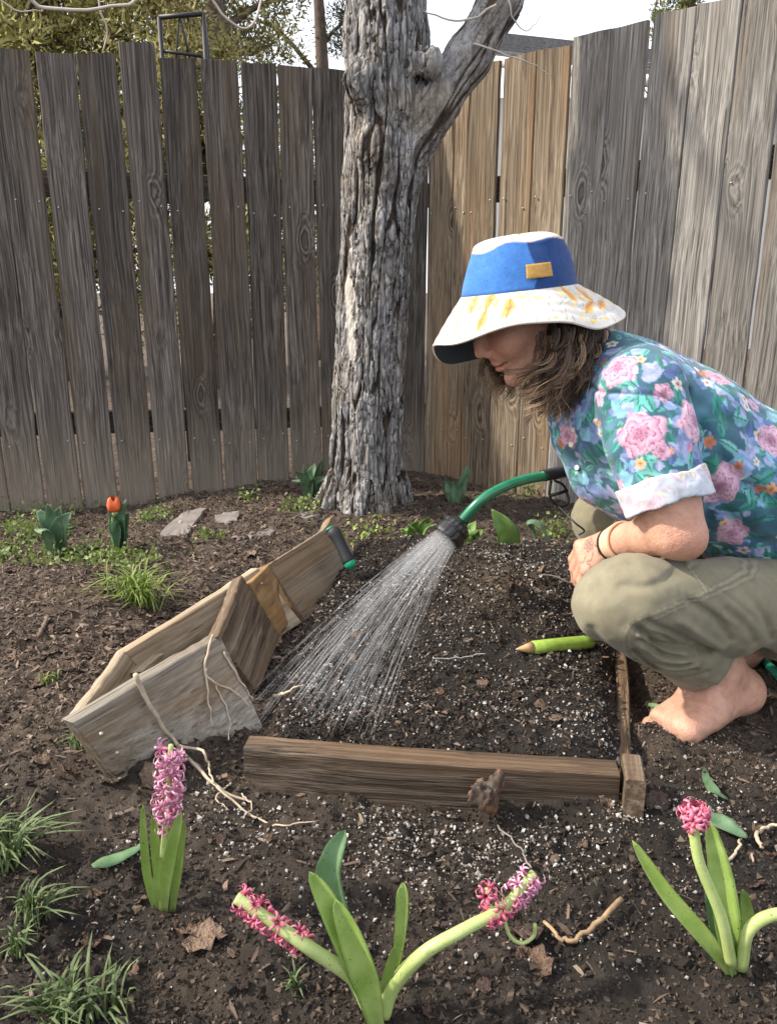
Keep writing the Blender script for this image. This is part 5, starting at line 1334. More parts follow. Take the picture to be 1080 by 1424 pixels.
def build_body():
    S = SDF((0.10, 1.05, -0.06), (1.0, 1.76, 0.88), 0.0032)
    # head, in its own frame
    S.ell(hp(0.004, 0, 0.026), (0.086, 0.073, 0.088), HR, 0.0)
    S.ell(hp(-0.040, 0, -0.030), (0.056, 0.056, 0.078), HR, 0.03)
    S.cone(hp(-0.045, 0, -0.085), hp(-0.080, 0, -0.094), 0.034, 0.017, 0.022)
    for s in (-1, 1):
        S.ell(hp(-0.066, 0.036*s, -0.024), (0.026, 0.024, 0.024), HR, 0.02)          # cheeks
        S.cone(hp(0.0, 0.052*s, -0.055), hp(-0.060, 0.026*s, -0.092), 0.020, 0.014, 0.025)   # jaw
        S.ell(hp(0.018, 0.076*s, -0.004), (0.018, 0.008, 0.030), HR, 0.006)          # ears
        S.ell(hp(-0.096, 0.030*s, 0.012), (0.016, 0.019, 0.011), HR, 0.010, 'sub')   # eye sockets
        S.ell(hp(-0.078, 0.031*s, 0.012), (0.0125, 0.0135, 0.0115), HR, 0.003)       # closed lids
        S.cone(hp(-0.094, 0.014*s, 0.028), hp(-0.084, 0.046*s, 0.030), 0.008, 0.006, 0.012)  # brows
        S.ell(hp(-0.1, 0.0125*s, -0.030), (0.011, 0.0085, 0.0085), HR, 0.006)         # nostril wings
    S.chain([(hp(-0.088, 0, 0.022), 0.008), (hp(-0.105, 0, -0.006), 0.009), (hp(-0.1125, 0, -0.022), 0.0105)], 0.010)
    S.ell(hp(-0.091, 0, -0.044), (0.010, 0.022, 0.012), HR, 0.012)                   # philtrum swell
    S.ell(hp(-0.0945, 0, -0.054), (0.0095, 0.021, 0.0058), HR, 0.004)                # upper lip
    S.ell(hp(-0.0925, 0, -0.0655), (0.0095, 0.018, 0.0068), HR, 0.004)               # lower lip
    for s in (-1, 1): S.cone(hp(-0.0985, 0.004*s, -0.0598), hp(-0.080, 0.029*s, -0.0545), 0.0022, 0.002, 0.003, 'sub')
    S.ell(hp(-0.090, 0, -0.077), (0.007, 0.014, 0.0045), HR, 0.008, 'sub')           # under the lip
    S.chain([(hp(0.035, 0, -0.03), 0.052), (A_(815, 500, 1.425), 0.052), (A_(862, 545, 1.43), 0.075)], 0.03)
    # trunk
    S.chain([(A_(870, 575, 1.43), 0.095), (A_(950, 640, 1.43), 0.11), (A_(1050, 705, 1.44), 0.095), (A_(1150, 790, 1.44), 0.095)], 0.04, flat=((0, 1, 0), 1.25))
    S.cone(A_(895, 548, 1.30), A_(890, 548, 1.57), 0.06, 0.06, 0.05)
    # near arm
    S.chain([(SH, 0.058), (SH+(EL-SH)*0.5, 0.054), (SH+(EL-SH)*0.82, 0.048), (EL+[0.008, -0.004, -0.002], 0.040)], 0.015)
    S.ell(EL+[0.022, -0.006, -0.016], (0.022, 0.026, 0.022), None, 0.025)
    S.chain([(EL, 0.040), (EL+(WR-EL)*0.3+[-0.002, 0, 0], 0.034), (EL+(WR-EL)*0.65, 0.028), (WR, 0.0235)], 0.02)
    # hand: hangs off the knee, back of the hand to the light, fingers curled round a twig
    KC = A_(812, 776, 1.40); d = unit(KC-WR); nb = unit(np.array([-0.25, -0.72, 0.62])); nb = unit(nb-d*(nb@d)); a = np.cross(d, nb)
    if a[2] < 0: a = -a
    for t0, o0, o1 in ((0, -0.013, -0.026), (0, -0.004, -0.009), (0, 0.005, 0.009), (0, 0.013, 0.025)):
        S.cone(WR+a*o0+d*0.006, KC+a*o1, 0.0165, 0.0125, 0.012)
    lens = [(0.034, 0.021, 0.017), (0.042, 0.027, 0.019), (0.045, 0.029, 0.020), (0.041, 0.026, 0.019)]
    dn = np.array([0.0, 0, -1.0])
    for k, (o, (l1, l2, l3)) in enumerate(zip((-0.027, -0.0095, 0.009, 0.026), lens)):
        b = KC+a*o+nb*0.001; fan = a*(k-1.5)*0.05
        e1 = unit(d*0.72-nb*0.25+dn*0.45+fan); e2 = unit(d*0.25-nb*0.45+dn*0.95+fan*.5); e3 = unit(-d*0.25-nb*0.5+dn*0.9)
        p1 = b+e1*l1; p2 = p1+e2*l2; p3 = p2+e3*l3
        S.ell(b+nb*0.003, (0.0105, 0.0105, 0.0105), None, 0.008)
        S.chain([(b, 0.0105), (p1, 0.0088)], 0.005); S.chain([(p1, 0.0092), (p2, 0.0078)], 0.003); S.chain([(p2, 0.0080), (p3, 0.0066)], 0.003)
    tb = WR+d*0.024-a*0.014-nb*0.012; t1 = tb+unit(d*0.7-a*0.45-nb*0.5)*0.042; t2 = t1+unit(d*0.8-a*0.05-nb*0.25+dn*0.3)*0.033; t3 = t2+unit(d*0.75+a*0.1+dn*0.5)*0.024
    S.chain([(tb, 0.017), (t1, 0.0125), (t2, 0.0105), (t3, 0.0078)], 0.008)
    # far arm, its fist closed on the wand's grip
    SH2 = A_(888, 545, 1.59); EL2 = A_(945, 675, 1.68); WR2 = A_(850, 655, 1.575); GR = A_(818, 651, WY+0.045)
    S.chain([(SH2, 0.058), (EL2, 0.046), (WR2, 0.028)], 0.02); S.ell(GR+[0.012, 0.012, 0], (0.032, 0.026, 0.034), None, 0.02)
    gx = unit(A_(840, 648, WY+.05)-A_(785, 656, WY+.04))
    for k in range(4):
        c = GR+gx*(k-1.5)*0.017
        ring = [c+0.019*(math.cos(t)*np.array([0, 1, 0.])+math.sin(t)*np.array([0, 0, 1.])) for t in np.linspace(R(30), R(300), 6)]
        S.chain([(p, 0.0085) for p in ring], 0.003)
    # legs (under the trousers) and feet
    S.chain([(HIP, 0.07), (KN+[0.02, 0, 0], 0.045), (KN+(ANK-KN)*0.4+[0.0, 0, 0.0], 0.040), (ANK+[0.0, 0, 0.03], 0.036)], 0.01)
    S.chain([(HIP2, 0.07), (KN2+[0.02, 0, 0], 0.045), (ANK2+[0, 0, 0.05], 0.036)], 0.01)
    for HE, BA, TO, AN, s in ((HEEL, BALL, TOE, ANK, 1), (HEEL2, BALL2, BALL2+[-0.04, -0.01, -0.012], ANK2, -1)):
        fd = unit((BA-HE)*[1, 1, 0]); sd = np.array([-fd[1], fd[0], 0])*s
        if s > 0 and sd[1] > 0: sd = -sd            # little-toe side, towards the garden path
        S.cone(AN+[0, 0, 0.03], AN+[0.004, 0, -0.012], 0.036, 0.036, 0.01)
        S.ell(HE+fd*0.006, (0.034, 0.030, 0.034), None, 0.035)
        S.cone(AN+[0.010, 0, 0.02], HE+[0.006, 0, 0.012], 0.029, 0.029, 0.035)        # heel cord
        for o, rr in ((-0.024, 0.024), (0.0, 0.026), (0.022, 0.021)):
            S.chain([(AN+fd*0.01+sd*o*0.7+[0, 0, -0.018], 0.030), (HE+(BA-HE)*0.62+sd*o*0.9+[0, 0, 0.010-0.1*max(o, 0)], rr), (BA+sd*o*1.3-[0, 0, 0.004], 0.0185)], 0.016)
        S.cone(HE+sd*0.006-[0, 0, 0.004], BA+sd*0.02, 0.029, 0.017, 0.03); S.cone(AN+[0.004, 0, -0.01], HE+(BA-HE)*0.4, 0.034, 0.026, 0.03)
        S.ell(AN+sd*0.030+fd*0.002+[0.0, 0, -0.004], (0.014, 0.011, 0.014), None, 0.018)     # ankle bone
        for k in range(5):
            o = -0.032+0.0155*k; L = 0.040-0.0055*k; b0 = BA+sd*o+fd*0.006-[0, 0, 0.010]
            S.chain([(b0, 0.0125-0.0008*k), (b0+fd*L*0.55+[0, 0, 0.004], 0.010-0.0008*k), (b0+fd*L-[0, 0, 0.010], 0.0095-0.0008*k)], 0.004)
    V, Q = S.mesh(); V = relax(V, Q, 1, 0.35)
    # colour of the skin
    skin = np.array([0.53, 0.29, 0.205]); C = np.tile(skin, (len(V), 1))*(1+0.06*fbm(V[:, 0]*40, V[:, 1]*40, V[:, 2]*40, 3)[:, None]*np.array([0.8, 1.3, 1.4]))*(1+0.10*fbm(V[:, 0]*160, V[:, 1]*160, V[:, 2]*160, 2))[:, None]
    ft = (V[:, 2] < 0.16)[:, None]*(0.35*smooth(0.1, 0.7, fbm(V[:, 0]*55+3, V[:, 1]*55, V[:, 2]*55, 3)))[:, None]; C = C*(1-ft)+np.array([0.2, 0.12, 0.085])*ft
    red = np.array([0.55, 0.2, 0.14])
    def blot(c, r, col, amt):
        w = (amt*np.exp(-((V-c)**2).sum(1)/(r*r)))[:, None]; C[:] = C*(1-w)+np.array(col)*w
    blot(hp(-0.075, -0.035, -0.022), 0.028, (0.56, 0.19, 0.13), 0.55); blot(hp(-0.112, 0, -0.024), 0.016, (0.55, 0.2, 0.15), 0.5)
    blot(hp(-0.1, 0, -0.055), 0.011, (0.48, 0.13, 0.11), 0.8); blot(hp(-0.098, -0.012, -0.060), 0.009, (0.48, 0.13, 0.11), 0.7); blot(hp(-0.097, 0.012, -0.060), 0.009, (0.48, 0.13, 0.11), 0.7); blot(hp(-0.097, 0, -0.066), 0.009, (0.5, 0.15, 0.12), 0.7)
    blot(EL+[0.03, -0.03, -0.02], 0.045, (0.53, 0.22, 0.15), 0.45); blot(HEEL, 0.05, (0.52, 0.24, 0.16), 0.4); blot(KC, 0.05, (0.56, 0.25, 0.18), 0.4); blot(t3, 0.03, (0.58, 0.27, 0.2), 0.5)
    blot(BALL, 0.07, (0.54, 0.26, 0.18), 0.35)
    dirt = smooth(0.035, 0.0, V[:, 2]-gz0(V[:, 0], V[:, 1])+0.010*fbm(V[:, 0]*60, V[:, 1]*60, V[:, 2]*60, 2))[:, None]*0.6
    C = C*(1-dirt)+np.array([0.06, 0.04, 0.03])*dirt
    # inked drawings on the back of the hand and the wrist
    ink = np.zeros(len(V)); o_, ux, uz = WR, d, a
    P2 = np.stack([(V-o_)@ux, (V-o_)@uz], 1); front = ((V-o_)@nb > -0.004) & (P2[:, 0] > -0.02) & (P2[:, 0] < 0.075) & (np.abs(P2[:, 1]) < 0.045)
    def stroke(pts, w=0.0016):
        c = spline(pts, 30); dd = np.full(len(V), 9.0)
        dd[front] = np.sqrt(((P2[front][:, None]-c[None])**2).sum(-1)).min(1)
        np.maximum(ink, smooth(w*1.5, w*0.5, dd), out=ink)
    for k in range(6):
        a0 = k*1.047; c0 = np.array([0.034, 0.012])
        stroke([c0+[0.003*math.cos(a0), 0.003*math.sin(a0)], c0+[0.011*math.cos(a0+.35), 0.011*math.sin(a0+.35)], c0+[0.013*math.cos(a0), 0.013*math.sin(a0)], c0+[0.010*math.cos(a0-.35), 0.010*math.sin(a0-.35)], c0+[0.003*math.cos(a0), 0.003*math.sin(a0)]], 0.0013)
    stroke([(0.02, 0.005), (0.010, -0.006), (0.0, -0.004), (-0.012, -0.010)]); stroke([(0.012, -0.004), (0.016, -0.016), (0.004, -0.018)]); stroke([(0.05, -0.005), (0.058, -0.014), (0.066, -0.010)]); stroke([(0.03, -0.008), (0.04, -0.018), (0.05, -0.016), (0.046, -0.026)])
    w = (ink*0.72)[:, None]; C = C*(1-w)+np.array([0.045, 0.055, 0.07])*w
    m = MT('skin'); ca = m.attr('col').outputs['Color']; nz = m.noise(m.co('Object'), 350, 3)
    m.P(Base_Color=ca, Roughness=m.mr(nz.outputs[0], 0.3, 0.7, 0.42, 0.6)); m.p.inputs['Subsurface Weight'].default_value = 0.12
    m.p.inputs['Subsurface Radius'].default_value = (0.008, 0.003, 0.0015); m.p.inputs['Subsurface Scale'].default_value = 0.6
    n5 = m.noise(m.co('Object'), 90, 4, 0.7); m.bump(m.math('MULTIPLY_ADD', n5.outputs[0], 2.0, nz.outputs[0]), 0.0011)
    obj_np('body', V, Q, m.m, person, cols={'col': np.clip(C, 0, 1)}, origin=PB)
    return d, a, nb, KC
HAND = build_body()

# painting helper: decals drawn in the tangent plane of a dense mesh
class Paint:
    def __init__(s, V, Q, base):
        s.V = V.astype(np.float32); s.N = vnormals(V, Q); s.C = np.array(np.broadcast_to(base, V.shape), np.float32)
        s.ord = np.argsort(s.V[:, 0]); s.xs = s.V[s.ord, 0]
    def local(s, c, n, r, ang):
        q = s.ord[np.searchsorted(s.xs, c[0]-r):np.searchsorted(s.xs, c[0]+r)]; m = q[(np.abs(s.V[q]-c) < r).all(1)]
        if len(m) == 0: return m, None, None
        m = m[(s.N[m]@n > 0.2)]
        ref = np.array([0, 0, 1.]) if abs(n[2]) < 0.9 else np.array([1., 0, 0])
        e1 = np.cross(n, ref); e1 /= np.linalg.norm(e1); e2 = np.cross(n, e1)
        x, y = (s.V[m]-c)@e1, (s.V[m]-c)@e2
        ca, sa = math.cos(ang), math.sin(ang)
        return m, ca*x+sa*y, -sa*x+ca*y
    def put(s, m, mask, col): 
        w = mask[:, None]; s.C[m] = s.C[m]*(1-w)+np.asarray(col, np.float32)*w
    def leaf(s, c, n, L, W, ang, col, edge=None):
        m, x, y = s.local(c, n, L, ang)
        if len(m) == 0: return
        t = x/L; w = W*np.clip(1-t*t, 0, 1)**0.8*(1+0.25*t)
        k = smooth(1.06, 0.9, np.abs(y)/np.maximum(w, 1e-5))*(np.abs(t) < 1)
        cc = np.asarray(col)*(1+0.3*np.sign(y)*0.5)[:, None]
        s.put(m, k, np.clip(cc, 0, 1))
        if edge is not None: s.put(m, k*smooth(0.22, 0.08, np.abs(y)/W), edge)
    def rose(s, c, n, r, ang, cols):
        m, x, y = s.local(c, n, r*1.25, ang)
        if len(m) == 0: return
        y = y*1.15; rho = np.hypot(x, y)/r; th = np.arctan2(y, x)
        out = 1+0.10*np.sin(5*th+ang*7)+0.05*np.sin(9*th+ang)
        k = smooth(1.03, 0.95, rho/out)
        sp = rho*3.1+0.38*np.sin(5*th+rho*4+ang*3)+0.2*np.sin(3*th+1)+th/6.283
        b = sp-np.floor(sp)
        light, mid, dark = [np.array(q) for q in cols]
        base = light*(1-b[:, None])+mid*b[:, None]
        base = base*(1-smooth(0.5, 0.15, rho)[:, None]*0.6)+dark*smooth(0.5, 0.15, rho)[:, None]*0.6
        ed = smooth(0.80, 0.97, b)[:, None]*0.75
        base = base*(1-ed)+dark*ed
        s.C[m] = s.C[m]*(1-k[:, None])+base*k[:, None]
    def daisy(s, c, n, r, ang, col, ctr, petals=5):
        m, x, y = s.local(c, n, r*1.1, ang)
        if len(m) == 0: return
        rho = np.hypot(x, y)/r; th = np.arctan2(y, x)
        k = smooth(1.05, 0.9, rho/(0.62+0.38*np.abs(np.cos(petals/2*th))))
        cc = np.asarray(col)[None]*(0.75+0.3*rho[:, None]); s.put(m, k, np.clip(cc, 0, 1)); s.put(m, smooth(0.35, 0.2, rho), ctr)
def cloth(name, rough=0.85, weave=900.0, bump=0.0005):
    m = MT(name); ca = m.attr('col').outputs['Color']; v = m.co('Object')
    nz = m.noise(v, weave, 2); n2 = m.noise(v, 45, 4)
    c = m.mix(m.mr(n2.outputs[0], 0.3, 0.7, 0.22, 0.0), ca, (0, 0, 0))
    m.P(Base_Color=c, Roughness=rough); m.p.inputs['Specular IOR Level'].default_value = 0.2
    m.p.inputs['Sheen Weight'].default_value = 0.15
    m.bump(nz.outputs[0], bump); return m.m

# ---- shirt
CUF = SH+(EL-SH)*0.72; cax = unit(EL-SH)
def seg_d(x, z, px, Y):
    """distance in the x-z plane to a polyline given in photo points at depth Y"""
    P = np.array([A_(a, b, Y)[[0, 2]] for a, b in px]); P = spline(P, 3*len(px))
    d = np.full(np.shape(x), 9.0, np.float32)
    for p, q in zip(P[:-1], P[1:]):
        e = q-p; t = np.clip(((x-p[0])*e[0]+(z-p[1])*e[1])/(e@e+1e-9), 0, 1)
        d = np.minimum(d, np.hypot(x-p[0]-t*e[0], z-p[1]-t*e[1]))
    return d
FLORAL = dict(rose=[((0.74, 0.52, 0.63), (0.56, 0.29, 0.43), (0.30, 0.10, 0.2)), ((0.7, 0.46, 0.56), (0.46, 0.2, 0.34), (0.22, 0.06, 0.14))],
              leaf=[(0.06, 0.29, 0.26), (0.11, 0.40, 0.36), (0.035, 0.16, 0.17), (0.17, 0.46, 0.43), (0.05, 0.23, 0.17)],
              blue=[(0.19, 0.27, 0.5), (0.27, 0.36, 0.6), (0.11, 0.17, 0.36), (0.2, 0.42, 0.56), (0.34, 0.38, 0.6)])
def floral(P, seed, roses, density=1.0, box=None):
    r = np.random.default_rng(seed); V, N = P.V, P.N
    P.C[:] = np.array([0.045, 0.125, 0.175])+0.05*np.clip(fbm(V[:, 0]*30, V[:, 1]*30, V[:, 2]*30, 2), 0, 1)[:, None]*np.array([1, 2, 2.5])
    n = len(V)
    for k in range(int(2300*density)):
        i = r.integers(n); L = r.uniform(0.010, 0.024)
        if r.random() < 0.52:
            P.leaf(V[i], N[i], L, L*r.uniform(0.3, 0.5), r.uniform(0, 6.28), FLORAL['leaf'][r.integers(5)], (0.03, 0.13, 0.13))
        else:
            c = FLORAL['blue'][r.integers(5)]
            for q in range(2): P.leaf(V[i]+r.normal(0, 0.006, 3), N[i], L*0.75, L*r.uniform(0.35, 0.55), r.uniform(0, 6.28), c)
    for k in range(int(150*density)):
        i = r.integers(n); P.daisy(V[i], N[i], r.uniform(0.008, 0.013), r.uniform(0, 6), [(0.72, 0.36, 0.17), (0.78, 0.5, 0.28), (0.55, 0.2, 0.12), (0.8, 0.72, 0.68)][r.integers(4)], (0.35, 0.14, 0.06))
    for k in range(int(120*density)):
        i = r.integers(n); L = r.uniform(0.005, 0.010); P.leaf(V[i], N[i], L, L*0.5, r.uniform(0, 6.28), [(0.66, 0.3, 0.42), (0.75, 0.7, 0.78), (0.4, 0.72, 0.66)][r.integers(3)])
    done = []
    for (px, py, rad) in roses:                      # the big roses where the cloth shows them
        rd = ray(px, py); o = np.array([0, 0, EYE]); t = ((V-o)@rd)/(rd@rd)
        dd = np.linalg.norm(V-o-t[:, None]*rd, axis=1); c = np.nonzero(dd < 0.006)[0]
        if len(c) == 0: continue
        i = c[np.argmin(t[c])]; done.append(V[i]); P.rose(V[i], N[i], rad, r.uniform(0, 6.28), FLORAL['rose'][len(done) % 2])
    for k in range(400):
        i = r.integers(n)
        if len(done) < 60 and min([9]+[np.linalg.norm(V[i]-q) for q in done]) > 0.085 and N[i][1] > -0.2:
            done.append(V[i]); P.rose(V[i], N[i], r.uniform(0.02, 0.03), r.uniform(0, 6.28), FLORAL['rose'][k % 2])
    P.C[:] *= (1+0.10*fbm(V[:, 0]*300, V[:, 1]*300, V[:, 2]*300, 2))[:, None]
def build_shirt():
    S = SDF((0.22, 1.10, 0.22), (1.0, 1.76, 0.80), 0.0029)
    S.cone(A_(835, 512, 1.43), A_(862, 560, 1.43), 0.068, 0.125, 0.0, flat=((0, 1, 0), 1.05))
    S.chain([(A_(862, 568, 1.43), 0.130), (A_(925, 618, 1.43), 0.152), (A_(1015, 668, 1.44), 0.143), (A_(1110, 735, 1.44), 0.150), (A_(1190, 790, 1.44), 0.155)], 0.03, flat=((0, 1, 0), 1.22))
    S.chain([(A_(818, 545, 1.44), 0.055), (A_(832, 600, 1.43), 0.070), (A_(845, 655, 1.42), 0.066), (A_(880, 690, 1.42), 0.05)], 0.03)
    S.cone(A_(893, 540, 1.30), A_(890, 540, 1.58), 0.068, 0.068, 0.04)
    S.chain([(SH+[-0.004, 0, 0.0], 0.070), (SH+(EL-SH)*0.35, 0.075), (CUF-cax*0.01, 0.071)], 0.022)                       # near sleeve
    SH2 = A_(888, 545, 1.59); EL2 = A_(945, 675, 1.68); S.chain([(SH2, 0.07), (SH2+(EL2-SH2)*0.75, 0.07)], 0.022)
    # folds: pull lines from the armpit, a slack sag over the ribs, the back yoke seam
    def fold(x, y, z):
        near = smooth(1.45, 1.30, y)
        f = np.zeros_like(x)
        for px, w, amp in (([(962, 575), (1000, 640), (1060, 690)], .011, .007), ([(965, 600), (975, 660), (985, 720)], .010, .006), ([(960, 560), (1020, 590), (1080, 625)], .012, .006),
                           ([(985, 680), (1030, 735), (1075, 760)], .012, .007), ([(958, 545), (950, 600), (968, 668)], .008, .010)):
            f += amp*np.exp(-(seg_d(x, z, px, 1.27)/w)**2)*near
        for px, w, amp in (([(985, 615), (1040, 660), (1090, 690)], .014, -.005), ([(880, 600), (905, 640), (900, 668)], .012, -.003), ([(860, 610), (878, 650), (880, 680)], .010, .004), ([(800, 590), (815, 650), (850, 700)], .010, .005), ([(905, 560), (930, 610), (945, 650)], .012, .004)):
            f += amp*np.exp(-(seg_d(x, z, px, 1.25)/w)**2)*near
        f += 0.0035*np.exp(-(seg_d(x, z, [(812, 553), (850, 545), (900, 545), (935, 560)], 1.24)/.0035)**2)*near           # yoke seam
        f += 0.003*fbm(x*13, y*13, z*13, 3)+0.0022*np.sin((x*0.8+z*1.3)*55+4*vnoise(x*9, y*9, z*9))*smooth(0.55, 0.75, x)
        return f
    S.displace(fold, 0.016)
    # open the collar, the hem and the sleeve ends
    S.chain([(hp(0.03, 0, -0.02), 0.056), (A_(815, 498, 1.425), 0.058)], 0.0, 'sub')
    S.cone(CUF+cax*0.012, CUF+cax*0.09, 0.066, 0.075, 0.0, 'sub')
    hem = [A_(845, 722, 1.35), A_(970, 752, 1.35)]
    hn = unit(np.array([-0.04, 0.0, -1.0])); S.half(A_(975, 764, 1.42), hn)
    V, Q = S.mesh(); V = relax(V, Q, 1, 0.3)
    P = Paint(V, Q, (0, 0, 0))
    floral(P, 5, [(886, 600, .038), (972, 583, .033), (853, 508, .034), (1003, 682, .036), (1000, 520, .026), (1020, 745, .030), (928, 545, .016), (828, 552, .018), (785, 608, .024), (1075, 615, .03), (870, 715, .02), (1050, 560, .016), (925, 625, .014)])
    # seams read as a thin darker line
    sm = np.minimum(seg_d(V[:, 0], V[:, 2], [(812, 553), (850, 545), (900, 545), (935, 560)], 1.24), 9)
    w = (smooth(0.003, 0.001, sm)*smooth(1.4, 1.3, V[:, 1])*0.6)[:, None]; P.C = P.C*(1-w)+np.array([0.02, 0.05, 0.08])*w
    sh = obj_np('shirt', V, Q, cloth('shirt_cloth'), person, cols={'col': np.clip(P.C, 0, 1)}, origin=PB)
    # turned-up cuff: the pale wrong side of the print
    Sx = SDF(CUF-0.11, CUF+0.11, 0.0022)
    up = unit(cax+np.array([0.10, 0, 0.0])); c0 = CUF-up*0.004
    Sx.cone(c0-up*0.014, c0+up*0.026, 0.0745, 0.0725, 0.0)
    Sx.half(c0+up*0.028, up); Sx.half(c0-up*0.018, -up)
    Sx.cone(c0-up*0.12, c0+up*0.12, 0.064, 0.063, 0.006, 'sub')
    Sx.displace(lambda x, y, z: 0.0022*fbm(x*45, y*45, z*45, 2)+0.0015*np.sin(60*(x+y)), 0.02)
    V, Q = Sx.mesh(); V = relax(V, Q, 2, 0.4); P = Paint(V, Q, (0.54, 0.58, 0.66)); r = np.random.default_rng(9); n = len(V)
    for k in range(240):
        i = r.integers(n); L = r.uniform(0.006, 0.016); P.leaf(V[i], P.N[i], L, L*0.4, r.uniform(0, 6.28), [(0.42, 0.58, 0.64), (0.62, 0.6, 0.72), (0.5, 0.56, 0.7), (0.66, 0.55, 0.62), (0.7, 0.6, 0.5)][r.integers(5)])
    for k in range(9):
        i = r.integers(n); P.rose(V[i], P.N[i], 0.02, r.uniform(0, 6), ((0.72, 0.62, 0.68), (0.62, 0.5, 0.58), (0.5, 0.38, 0.48)))
    obj_np('cuff', V, Q, cloth('cuff_cloth'), sh, cols={'col': np.clip(P.C, 0, 1)}, origin=PB)
    # button band and buttons
    for px, py in ((779, 586), (786, 622), (795, 655)):
        Vb, Fb = lathe([(0.0001, 0.0018), (0.003, 0.0018), (0.0045, 0.0026), (0.0052, 0.001), (0.0048, -0.001)], 14)
        rd = ray(px, py); t = ((S_V(V0=sh)-np.array([0, 0, EYE]))@rd)/(rd@rd)
        W_ = S_V(V0=sh); dd = np.linalg.norm(W_-np.array([0, 0, EYE])-t[:, None]*rd, axis=1); i = np.argmin(np.where(dd < 0.012, t, 99))
        if dd[i] > 0.02: continue
        zz = unit([-0.75, -0.65, 0.1]); xx = unit(np.cross(zz, [0, 0, 1])); yy = np.cross(zz, xx)
        obj_np('button', xf(Vb, basis(xx, yy, zz, W_[i]+zz*0.001)), Fb, plain('button', (0.55, 0.6, 0.5), 0.4, 0.1), sh)
def S_V(V0):
    n = len(V0.data.vertices); a = np.empty(n*3, np.float32); V0.data.vertices.foreach_get('co', a); return a.reshape(-1, 3)+np.array(PB, np.float32)
build_shirt()

